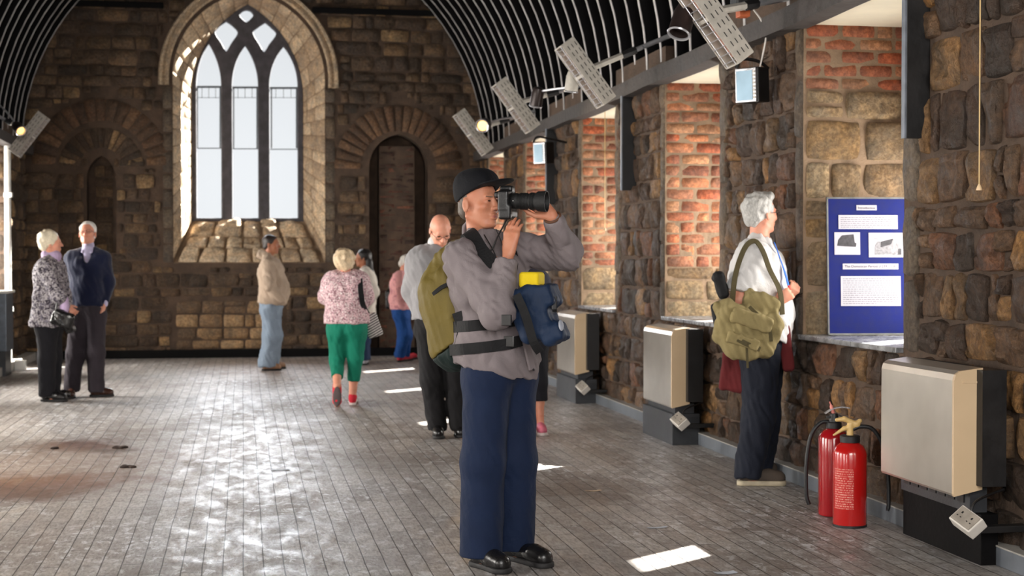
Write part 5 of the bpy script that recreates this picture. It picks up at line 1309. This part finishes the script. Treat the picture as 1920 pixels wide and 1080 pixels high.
def socket(px, py, Y, label):
    c = onY(px, py, Y)
    r = empty('socket_box', c, label, 'power socket')
    M = Matrix.Translation(c) @ rot_to((-.55, -.35, .62), (.2, -1, -.3))
    m = MB(); m.box((-.028, -.07, -.045), (.028, .07, .045), .006, M); m.build('case', M_sock, r)
    m = MB(); m.box((.0275, -.062, -.038), (.034, .062, .038), .003, M); f = m.build('face_plate', pm('socket_face', (150, 142, 132), .4), r)
    m = MB()
    for s in (-1, 1):
        m.box((.034, s * .032 - .004, .008), (.0355, s * .032 + .004, .018), 0, M); m.box((.034, s * .032 - .015, -.012), (.0355, s * .032 - .007, -.008), 0, M); m.box((.034, s * .032 + .007, -.012), (.0355, s * .032 + .015, -.008), 0, M)
    m.build('pin_hole', M_black, f); f.children[0]['kind'] = 'stuff'
    q = Vector((XR - .05, c.y + .05, c.z - .02)); MB().box((min(c.x, q.x), c.y - .02, c.z - .05), (XR - .012, c.y + .04, c.z - .02), .004).build('bracket', M_black, r)
    MB().tube(spline([c + Vector((.01, .0, .03)), c + Vector((.05, .02, .09)), Vector((XR - .08, c.y + .08, c.z + .13))], 5), .006, 6).build('cable', M_black, r, True)
socket(1815, 979, 6.22, 'white double socket tilted at the foot of the nearest wall heater')
socket(1275, 790, 10.75, 'white double socket tilted at the foot of the middle wall heater')
socket(1093, 727, 14.1, 'white double socket tilted at the foot of the farthest wall heater')
# ---- fire extinguishers
M_fred = pm('extinguisher_red', (176, 22, 20), .22, var=.08, scale=3, bump=.05, coat=.5); M_fred2 = pm('extinguisher_dark_red', (160, 18, 26), .22, var=.08, scale=3, bump=.05, coat=.5)
M_gold = pm('handle_tan', (206, 172, 110), .4, var=.08); M_rub2 = pm('hose_rubber', (22, 22, 24), .5, bump=.2, bscale=200); M_alu = pm('alu_handle', (200, 200, 204), .3, metal=.7, var=.1)
def label_mat():
    t = NT('printed_label'); v = t.coord(); n = t.noise(t.coord(scale=(1, 1, .35)), 260, 2, .5); wv = t.add('ShaderNodeTexWave', {'Vector': v, 'Scale': 26.0}, bands_direction='Z').outputs[1]
    k = t.math('MULTIPLY', t.ramp(wv, [(.5, 0), (.6, 1)]), t.ramp(n, [(.45, 0), (.55, .75)])); t.set('Base Color', t.mix(k, srgb(180, 20, 18), srgb(226, 178, 160))); t.set('Roughness', .3); return t.m
M_lab = label_mat()
c = onfloor(1593, 986); c.z = 0
e = empty('fire_extinguisher', c, 'bright red fire extinguisher with a tan handle, in front', 'fire extinguisher')
R_ = .088
MB().lathe([(.07, .0), (R_ - .004, .004), (R_, .012), (R_, .385), (R_ - .004, .40), (.07, .425), (.045, .442), (.04, .445)], c, n=48).build('cylinder', M_fred, e, True)
MB().lathe([(.086, 0.0), (.0895, .002), (.0895, .012), (.086, .014)], c, n=40).build('base_ring', M_rub2, e, True)
MB().lathe([(.04, .44), (.052, .443), (.053, .475), (.046, .48), (.04, .48)], c, n=24).build('collar', M_rub2, e, True)
# label wrapped on the cylinder toward the room
V, Fc = [], []; a0 = math.atan2(-AW.y, -AW.x) - 1.0; nn = 16
for i in range(nn + 1):
    a = a0 + 1.25 * i / nn - .25
    for z in (.10, .31): V.append(c + Vector((math.cos(a) * (R_ + .0008), math.sin(a) * (R_ + .0008), z)))
for i in range(nn): Fc.append((2 * i, 2 * i + 2, 2 * i + 3, 2 * i + 1))
mesh_obj('label_panel', V, Fc, M_lab, e, True)
S = SDF(.008); t0 = c + UZ * .48
S.cone(t0 - UZ * .01, t0 + UZ * .05, .018, .016); S.cone(t0 + UZ * .055 + RT * .04, t0 + UZ * .085 - RT * .03, .014, .013); S.cone(t0 + UZ * .085 - RT * .03, t0 + UZ * .08 - RT * .07, .013, .01)
S.cone(t0 + UZ * .05 + RT * .03, t0 + UZ * .035 - RT * .03, .012, .011); S.cone(t0 + UZ * .035 - RT * .03, t0 + UZ * .0 - RT * .085, .011, .006); S.cone(t0 + UZ * .06 + RT * .03, t0 + UZ * .075 + RT * .052, .013, .012)
sdf_obj('handle', S, .0035, M_gold, e)
MB().tube(spline([t0 + UZ * .03 + RT * .015, t0 + UZ * .045 + RT * .06, t0 + UZ * .03 + RT * .12, t0 - UZ * .05 + RT * .17, t0 - UZ * .2 + RT * .20, t0 - UZ * .36 + RT * .205, t0 - UZ * .40 + RT * .20], 8), [.011] * 40 + [.011] * 5 + [.009] * 4, 10).build('hose', M_rub2, e, True)
c = onfloor(1563, 966); c.z = 0
e = empty('fire_extinguisher', c, 'dark red fire extinguisher with a silver handle, standing behind the other one', 'fire extinguisher')
MB().lathe([(.07, .0), (.08, .004), (.084, .012), (.084, .425), (.078, .445), (.055, .47), (.035, .48)], c, n=48).build('cylinder', M_fred2, e, True)
MB().lathe([(.03, .475), (.042, .48), (.042, .51), (.03, .515), (.02, .56), (.001, .562)], c, n=24).build('valve', M_rub2, e, True)
t0 = c + UZ * .54
MB().ribbon(spline([t0 + UZ * .02 - RT * .05, t0 + UZ * .045 - RT * .01, t0 + UZ * .055 + RT * .04, t0 + UZ * .05 + RT * .085], 5), UZ, .03, .006).build('handle', M_alu, e)
MB().ribbon([t0 - UZ * .0 - RT * .04, t0 + UZ * .01 + RT * .03, t0 - UZ * .02 + RT * .08], UZ, .026, .008).build('carry_handle', M_rub2, e)
MB().tube(spline([t0 + UZ * .0 - RT * .0, t0 + UZ * .06 - RT * .015, t0 + UZ * .085 - RT * .025], 4), [.01] * 5 + [.004] * 4, 8).build('safety_pin', pm('pin_pink', (214, 130, 120), .5), e, True)
MB().tube(spline([t0 - UZ * .03 - RT * .02, t0 - UZ * .03 - RT * .07, t0 - UZ * .1 - RT * .125, t0 - UZ * .25 - RT * .15, t0 - UZ * .42 - RT * .15, t0 - UZ * .48 - RT * .135], 8), .011, 10).build('hose', M_rub2, e, True)
# ---- information board on the sill
bl = Vector((3.60, 8.84, SILL + .032)); bx = Vector((1, -.12, 0)).normalized(); bz = Vector((.012, .07, 1)).normalized(); bn = bx.cross(bz).normalized()
if bn.y > 0: bn = -bn
ib = empty('notice_board', bl, 'blue notice board with white papers leaning in the nearest window recess', 'notice board')
BW_, BH_ = .525, .865
def quad(m, u0, u1, v0, v1, t0, t1, skew=0):
    vs = []
    for t in (t0, t1):
        for (u, v) in ((u0, v0), (u1, v0), (u1, v1), (u0, v1)): vs.append(bl + bx * (u + skew * v) + bz * v + bn * t)
    m.raw(vs, [(0, 1, 2, 3), (7, 6, 5, 4), (0, 4, 5, 1), (1, 5, 6, 2), (2, 6, 7, 3), (3, 7, 4, 0)])
m = MB(); quad(m, 0, BW_, 0, BH_, 0, .012); m.build('felt_panel', pm('blue_felt', (2, 20, 98), .9, var=.12, scale=20, bump=.3, bscale=300), ib)
m = MB()
for a in ((0, .01, 0, BH_), (BW_ - .01, BW_, 0, BH_), (0, BW_, 0, .01), (0, BW_, BH_ - .01, BH_)): quad(m, *a, 0, .018)
m.build('frame', pm('frame_grey', (128, 130, 128), .4, metal=.4), ib)
M_pap = pm('paper', (186, 184, 192), .7, var=.03); M_ink = pm('printed_ink', (70, 64, 74), .7, var=.1, bump=0); M_ink2 = pm('drawing_ink', (66, 64, 68), .7, var=.4, scale=40, bump=0); M_ink3 = pm('drawing_wash', (140, 138, 142), .7, var=.4, scale=60, bump=0)
def bu(x): return (x - 1548) / 154 * BW_
def bv(y): return (631 - y) / 263 * BH_
def paper(name, x0, x1, y0, y1):
    m = MB(); quad(m, bu(x0), bu(x1), bv(y1), bv(y0), .0125, .0145); return m.build(name, M_pap, ib)
def text_on(par, s, x, y, size, mat, width):
    cu = bpy.data.curves.new('lettering', 'FONT'); cu.body = s; cu.size = size; cu.extrude = .0004; cu.align_x = 'CENTER'; cu.align_y = 'CENTER'
    tmp = bpy.data.objects.new('tmp', cu); COL.objects.link(tmp)
    me = bpy.data.meshes.new_from_object(tmp.evaluated_get(bpy.context.evaluated_depsgraph_get())); bpy.data.objects.remove(tmp)
    xs = [v.co.x for v in me.vertices]; k = width / (max(xs) - min(xs))
    vs = [bl + bx * (bu(x) + v.co.x * k) + bz * (bv(y) + v.co.y * k) + bn * (.0148 + v.co.z) for v in me.vertices]
    fs = [tuple(q.vertices) for q in me.polygons]; bpy.data.meshes.remove(me); mesh_obj('lettering', vs, fs, mat, par)
q = paper('title_slip', 1604, 1642, 383, 393); text_on(q, 'Introduction', 1623, 388.5, .03, M_ink, .108)
q = paper('title_slip', 1577, 1681, 495, 506); text_on(q, 'The Dominican Period (1239-1538)', 1629, 500.5, .03, M_ink, .33)
def textblock(par, x0, x1, y0, y1, rows, last=.6):
    m = MB(); rr = random.Random(rows)
    for i in range(rows):
        y = y0 + (y1 - y0) * (i + .5) / rows; x = x0; xe = x1 if i < rows - 1 else x0 + (x1 - x0) * last
        while x < xe:
            w_ = rr.uniform(2, 7); quad(m, bu(x), bu(min(x + w_, xe)), bv(y + .75), bv(y - .45), .0146, .0150); x += w_ + 1.2
    m.build('text_lines', pm('small_print', (128, 122, 132), .8, bump=0), par)['kind'] = 'stuff'
q = paper('text_sheet', 1570, 1681, 402, 429); textblock(q, 1574, 1677, 405, 427, 6)
q = paper('text_sheet', 1573, 1685, 519, 576); textblock(q, 1577, 1681, 522, 573, 13)
q = paper('picture_sheet', 1562, 1610, 435, 478)
def poly(par, pts, mat, name, t=.0148):
    n = len(pts); vs = [bl + bx * bu(x) + bz * bv(y) + bn * tt for tt in (.0144, t + .0004) for x, y in pts]
    mesh_obj(name, vs, [tuple(range(n)), tuple(range(n, 2 * n))[::-1]] + [(i, (i + 1) % n, (i + 1) % n + n, i + n) for i in range(n)], mat, par)
poly(q, [(1567, 461), (1569, 450), (1576, 441), (1598, 439), (1600, 455), (1603, 456), (1602, 463), (1580, 462)], M_ink2, 'building_drawing')
q = paper('picture_sheet', 1626, 1691, 436, 483)
poly(q, [(1637, 478), (1638, 460), (1643, 452), (1650, 453), (1672, 447), (1676, 455), (1684, 458), (1687, 479)], M_ink3, 'building_drawing')
poly(q, [(1648, 464), (1649, 453), (1672, 447), (1668, 458)], M_ink2, 'roof_drawing', .0151); poly(q, [(1680, 478), (1681, 467), (1687, 466), (1687, 478)], M_ink2, 'doorway_drawing', .0151)
m = MB()
for (a, b, cc, d) in ((1636, 1643, 447, 448.5), (1645, 1652, 444, 445.6), (1654, 1658, 446, 447.5), (1668, 1675, 443, 444.5), (1676, 1681, 445, 447)): quad(m, bu(a), bu(b), bv(d), bv(cc), .0146, .0150)
m.build('sky_strokes', M_ink3, q)['kind'] = 'stuff'
# ---- radiant heat lamps on the wall plate
M_fix = pm('fixture_alu', (182, 176, 166), .5, metal=.1, var=.12, scale=20, bump=.1); M_fixd = pm('fixture_slot', (34, 32, 32), .6); M_refl = pm('reflector', (200, 190, 184), .22, metal=.85, var=.08); M_tube = pm('quartz_tube', (224, 176, 160), .25, var=.1)
def heat_lamp(c, sgn, label, armto, l=.58, grp=None):
    r = empty('heat_lamp', c, label, 'heat lamp', grp)
    Dx = Vector((.60 * sgn, 0, -.80)); N_ = Vector((-.80 * sgn, -.12, -.60)); B = rot_to(Dx, N_); M = Matrix.Translation(c) @ B
    a, b, d = l / 2, .065, .092                                        # local x along, y = open face, z = across
    m = MB()
    m.box((-a, -b, -d), (a, -b + .01, d), 0, M)
    for s in (-1, 1): m.box((-a, -b, s * d - .005), (a, b, s * d + .005), .002, M); m.box((s * a - .005, -b, -d), (s * a + .005, b, d), .002, M)
    m.box((-.012, -b, -d), (.012, b, d), .002, M); m.build('housing', M_fix, r)
    m = MB()
    for s in (-1, 1):
        for i in range(9):
            for j in (-1, 0, 1):
                x = -a + .05 + i * (l - .1) / 8.0; m.box((x - .018, j * .036 - .003 - .01, s * (d + .0052) - .001), (x + .018, j * .036 + .003 - .01, s * (d + .0052) + .001), 0, M)
    o = m.build('slots', M_fixd, r); o['kind'] = 'stuff'
    m = MB()
    for s in (-1, 1): m.box((s * a / 2 - a / 2 + .02, -b + .012, -d + .01), (s * a / 2 + a / 2 - .02, -b + .02, d - .01), 0, M)
    m.build('reflector', M_refl, r)
    for s in (-1, 1):
        for z in (-.05, .0, .05):
            MB().tube([M @ Vector((s * a / 2 - a / 2 + .04, .0, z)), M @ Vector((s * a / 2 + a / 2 - .04, .0, z))], .011, 8).build('quartz_tube', M_tube, r, True)
    m = MB()
    for s in (-1, 1):
        for i in range(6):
            x = s * a / 2 - a / 2 + .03 + i * (a - .06) / 5; m.tube([M @ Vector((x, b, -d)), M @ Vector((x, b, d))], .0035, 5)
        for z in (-.06, .06): m.tube([M @ Vector((s * a / 2 - a / 2, b, z)), M @ Vector((s * a / 2 + a / 2, b, z))], .003, 5)
    m.build('guard_grille', M_alu, r)
    k0 = M @ Vector((0, -b - .005, 0)); at = Vector(armto); mid = lerp(k0, at, .42)
    m = MB(); m.tube([k0, mid], .026, 6); ar = m.build('arm', M_fix, r)
    MB().tube([lerp(k0, at, .38), lerp(k0, at, .55)], .032, 8).build('joint', M_black, ar); MB().tube([lerp(k0, at, .55), at], .02, 8).build('tube', M_alu, ar, True)
    return r
def vaultx(z, s=1): return VX + s * math.sqrt(VR * VR - max(z - VZ, 0) ** 2)
heat_lamp(P(1330, 32, 9.3), 1, 'large slotted heat lamp nearest the camera, high on the right wall', Vector((vaultx(3.1) - .02, 9.25, 3.1)), .66)
cc = P(1097, 137, 12.1); heat_lamp(cc, 1, 'second slotted heat lamp from the right, on its arm above the third recess', (vaultx(3.25) - .02, cc.y + .05, 3.25))
cc = P(967, 198, 15.1); heat_lamp(cc, 1, 'third slotted heat lamp from the right, above the cap of the photographer', (vaultx(3.2) - .02, cc.y, 3.2))
cc = P(887, 248, 17.9); heat_lamp(cc, 1, 'farthest slotted heat lamp on the right, beside the lit spotlight', (vaultx(3.2) - .02, cc.y, 3.2))
cc = P(55, 252, 18.1); heat_lamp(cc, -1, 'only slotted heat lamp on the left wall, at the foot of the vault', (vaultx(3.2, -1) + .02, cc.y, 3.2))
# ---- spotlights
def spot(c, dr, to, label, mat, lit=False, r0=.055, ln=.16):
    r = empty('spotlight', c, label, 'spotlight'); dr = Vector(dr).normalized()
    MB().lathe([(.02, -ln / 2 - .01), (r0 * .8, -ln / 2), (r0, -ln / 4), (r0, ln / 2), (r0 * .9, ln / 2), (r0 * .85, ln / 4), (.01, ln / 5)], c, dr, 20, True).build('can', mat, r, True)
    MB().lathe([(r0, ln / 2 - .006), (r0 + .006, ln / 2), (r0 + .002, ln / 2 + .008), (r0 - .008, ln / 2 + .004), (r0 - .008, ln / 2 - .006), (r0, ln / 2 - .006)], c, dr, 20, False).build('rim', M_alu, r, True)
    MB().tube(spline([c - dr * ln * .3, lerp(c, Vector(to), .4) + UZ * .03, Vector(to)], 4), .01, 6).build('stem', M_alu, r, True)
    if lit:
        t = NT('lamp_glow'); t.set('Base Color', (1, .7, .35, 1)); t.set('Emission Color', (1, .5, .14, 1)); t.set('Emission Strength', 2.6)
        MB().lathe([(.001, ln * .42), (r0 * .8, ln * .40), (r0 * .8, ln * .44), (.001, ln * .46)], c, dr, 16).build('bulb', t.m, r)
        l = bpy.data.lights.new('lamp', 'SPOT'); o = bpy.data.objects.new('lamp', l); COL.objects.link(o); l.energy = 30; l.color = (1, .62, .28); l.spot_size = 1.6; l.shadow_soft_size = .04
        o.location = c + dr * (ln * .6); o.rotation_euler = dr.to_track_quat('-Z', 'Y').to_euler()
M_br = pm('spot_brown', (46, 36, 34), .35, metal=.3)
cc = P(1280, 38, 9.4); spot(cc, (-.35, -.3, -.9), cc + Vector((.28, 0, .02)), 'dark brown spotlight with a pale rim beside the nearest heat lamp', M_br, r0=.07, ln=.2)
cc = P(1073, 153, 12.3); spot(cc, (-.1, .2, -1), cc + Vector((.1, 0, .08)), 'pale ribbed spotlight under the second heat lamp from the right', M_fix)
cc = P(1007, 182, 13.2); spot(cc, (-.1, .3, -.9), cc + Vector((.25, -.3, .06)), 'brown spotlight hanging just right of the third heat lamp', M_br)
cc = P(908, 234, 17.4); spot(cc, (-.45, -.85, -.25), cc + Vector((.55, .1, .12)), 'lit spotlight with an amber glow beside the farthest right heat lamp', M_br, True, .075)
cc = P(34, 240, 17.6); spot(cc, (.5, -.7, -.5), cc + Vector((-.25, .1, .3)), 'lit spotlight with an amber glow by the left heat lamp', M_br, True, .06)
# ---- floodlights
M_lightglass = pm('flood_glass', (176, 206, 226), .12, var=.05, bump=0)
def flood(c, sc, label):
    r = empty('floodlight', c, label, 'floodlight'); M = Matrix.Translation(c) @ rot_to((-.8, -.6, -.05), (-.6, .8, 0)) @ Matrix.Scale(sc, 4)
    MB().box((-.09, -.09, -.115), (.04, .09, .115), .012, M).build('case', M_black, r)
    m = MB(); m.box((.04, -.075, -.11), (.05, .085, .11), .003, M); m.build('bezel', M_alu, r)
    MB().box((.05, -.05, -.095), (.054, .075, .1), .002, M).build('glass', M_lightglass, r)
    m = MB()
    for i in range(8): m.box((.05, -.072, -.09 + i * .024), (.056, -.054, -.078 + i * .024), 0, M)
    o = m.build('cooling_fins', M_fix, r); o['kind'] = 'stuff'
    wl_ = Vector((XR - .06, c.y + .05, c.z + .12 * sc))
    m = MB(); m.tube(spline([c + UZ * .11 * sc - Vector((.1, 0, 0)) * sc, c + Vector((-.06, 0, .17)) * sc, c + Vector((.05, 0, .16)) * sc, wl_], 5), .012 * sc, 6)
    m.build('bracket', M_black, r, True)
    return r
cc = P(1407, 160, 9.85); fl_ = flood(cc, 1.0, 'black floodlight with pale blue glass on the pier right of the middle recess')
MB().tube(spline([cc + Vector((.06, 0, .1)), cc + Vector((.1, -.02, .32)), cc + Vector((.07, -.02, .42)), cc + Vector((.02, .0, .5))], 6), .006, 6).build('cable', M_sock, fl_, True)
flood(P(1017, 287, 16.0), 1.0, 'small pale floodlight far along the right wall, above the head of the photographer')
cc = P(1393, 24, 9.6); jb = empty('junction_box', cc, 'black junction box with an orange end below the vault', 'junction box')
MB().box((-.06, -.06, .02), (.07, .08, .2), .01, Matrix.Translation(cc)).build('case', M_black, jb); MB().box((-.035, -.045, -.03), (.035, .045, .02), .008, Matrix.Translation(cc)).build('cap', pm('orange_cap', (190, 96, 52), .5), jb)
# ---- pull cords
def cord(x, y, d, top, label):
    b = P(x, y, d); r = empty('pull_cord', Vector((b.x, b.y, top)), label, 'pull cord')
    MB().tube([b, Vector((b.x, b.y, top))], .0032, 6).build('cord', M_gold, r); MB().lathe([(.003, .03), (.008, .022), (.014, .004), (.013, 0), (.001, 0)], b - UZ * .012, (0, 0, 1), 14).build('toggle', pm('toggle_tan', (220, 190, 150), .4), r, True)
    return r
cord(1836, 352, 6.85, 3.05, 'long pale pull cord hanging in front of the dark stone wall nearest the camera')
r = cord(1134, 430, 15.0, 2.89, 'pull cord hanging in the third brick recess, above the middle heater')
# ---- left side: railing and heater in the bright recess
lb = empty('wall_heater', (XL - .0, 18.9, 0), 'grey-blue heater cut by the left edge of the picture', 'heater')
MB().box((XL + .02, 18.75, .3), (XL + .22, 19.3, 1.0), .01).build('casing', pm('heater_blue_grey', (104, 112, 122), .35, metal=.4), lb); MB().box((XL + .04, 18.8, 0), (XL + .2, 19.25, .3)).build('plinth', M_plinth, lb); MB().box((XL + .01, 18.73, 1.0), (XL + .24, 19.32, 1.03), .004).build('top', M_white, lb)
pp = empty('pipe', (XL + .05, 19.62, 0), 'white painted vertical pipe on the left wall', 'pipe')
MB().tube([(XL + .09, 19.8, .12), (XL + .09, 19.8, 2.85)], .04, 12).build('tube', M_white, pp, True)
for z in (.75, 2.2): MB().box((XL + .045, 19.75, z), (XL + .145, 19.85, z + .06), .006).build('clamp', M_white, pp)
MB().box((XL + .17, 19.73, .0), (XL + .3, 19.87, .125), .006).build('foot', M_white, pp)
# ---- scraps and debris on the floor
M_scr = pm('scrap_paper', (190, 196, 206), .7, var=.05)
def scrap(x, y, a, w_, l_, label, mat=M_scr, curl=.004, grp=None):
    c = onfloor(x, y); V, Fc = [], []; n = 4; ca, sa = math.cos(a), math.sin(a)
    for k in (0, 1):
        for i in range(n + 1):
            for j in range(n + 1):
                u = (i / n - .5) * l_; v = (j / n - .5) * w_; z = .001 + curl * (abs(i / n - .5) * 2) ** 2 + (.0012 if k else 0)
                V.append(c + Vector((u * ca - v * sa, u * sa + v * ca, z)))
    m = n + 1; q = m * m
    for i in range(n):
        for j in range(n):
            Fc.append((i * m + j + q, (i + 1) * m + j + q, (i + 1) * m + j + 1 + q, i * m + j + 1 + q)); Fc.append((i * m + j, i * m + j + 1, (i + 1) * m + j + 1, (i + 1) * m + j))
    o = mesh_obj('paper_scrap', V, Fc, mat, None, False, Vector((c.x, c.y, 0))); tag(o, label, 'paper scrap', grp)
scrap(1360, 1075, .1, .05, .1, 'pale paper scrap on the floor near the bottom edge, right of the sun patch')
scrap(1112, 921, .1, .03, .1, 'small cream paper scrap on the floor right of the trousers of the photographer', pm('scrap_cream', (204, 178, 150), .7))
scrap(1232, 990, .15, .03, .11, 'thin white paper scrap on the floor above the long sun patch')
scrap(526, 882, .1, .04, .12, 'white paper scrap on the bare boards left of the photographer')
M_deb = pm('dark_debris', (46, 34, 28), .9, var=.4)
def debris(x, y, s, label, seed):
    c = onfloor(x, y); S = SDF(.01); rr = random.Random(seed)
    for i in range(4): S.ell(c + Vector((rr.uniform(-s, s), rr.uniform(-s * .6, s * .6), .004)), None, (s * rr.uniform(.4, .7), s * rr.uniform(.3, .5), .008 + s * .12))
    S.cut((0, 0, .0005), (0, 0, -1), .001); V, Fq = S.mesh(.006); o = mesh_obj('wood_chip', V, Fq, M_deb, None, True, Vector((c.x, c.y, 0))); tag(o, label, 'debris')
debris(243, 876, .045, 'dark wood chip on the dusty boards, nearest of the three at left', 1); debris(100, 842, .03, 'small dark chip by the rusty stain at far left', 2); debris(225, 840, .05, 'longest dark splinter pile beyond the other chips', 3)
# ================================================================== LIGHT
wd = bpy.data.worlds.new('sky'); SC.world = wd; wd.use_nodes = True
wd.node_tree.nodes['Background'].inputs[0].default_value = (.97, .985, 1.0, 1); wd.node_tree.nodes['Background'].inputs[1].default_value = .82
def sun(name, frm, strength, angle, col):
    l = bpy.data.lights.new(name, 'SUN'); o = bpy.data.objects.new(name, l); COL.objects.link(o)
    l.energy = strength; l.angle = math.radians(angle); l.color = col
    o.rotation_euler = Vector(frm).to_track_quat('Z', 'Y').to_euler(); o.location = (0, 0, 12)
sun('sun', (.8, .6, .577), 60, .6, (1, .95, .86))
sun('bright_sky', (-.05, .95, .42), 14, 50, (.93, .96, 1))
def area(name, loc, d, sx, sy, power, col, spread=180):
    l = bpy.data.lights.new(name, 'AREA'); o = bpy.data.objects.new(name, l); COL.objects.link(o)
    l.shape = 'RECTANGLE'; l.size = sx; l.size_y = sy; l.energy = power; l.color = col; l.spread = math.radians(spread)
    o.location = loc; o.rotation_euler = Vector(d).to_track_quat('-Z', 'Z').to_euler()
    return o
for i, (a, b) in enumerate(NICH):
    area('window_daylight', (NIN + .08, (a + b) / 2, (WZ0 + WZ1) / 2), (-1, 0, .1), 1.2, 1.1, 80, (1, .96, .9))
for (a, b) in LNICH:
    area('window_daylight', (XL - .66, (a + b) / 2, 1.5), (1, 0, .05), 1.3, 1.8, 340 if a > 9 else 150, (1, .95, .88))
area('window_daylight', (0.2, YN + .1, 3.6), (0, 1, -.02), 4.0, 3.6, 720, (1, .97, .93))  # added fill light behind the camera; the near wall has no window
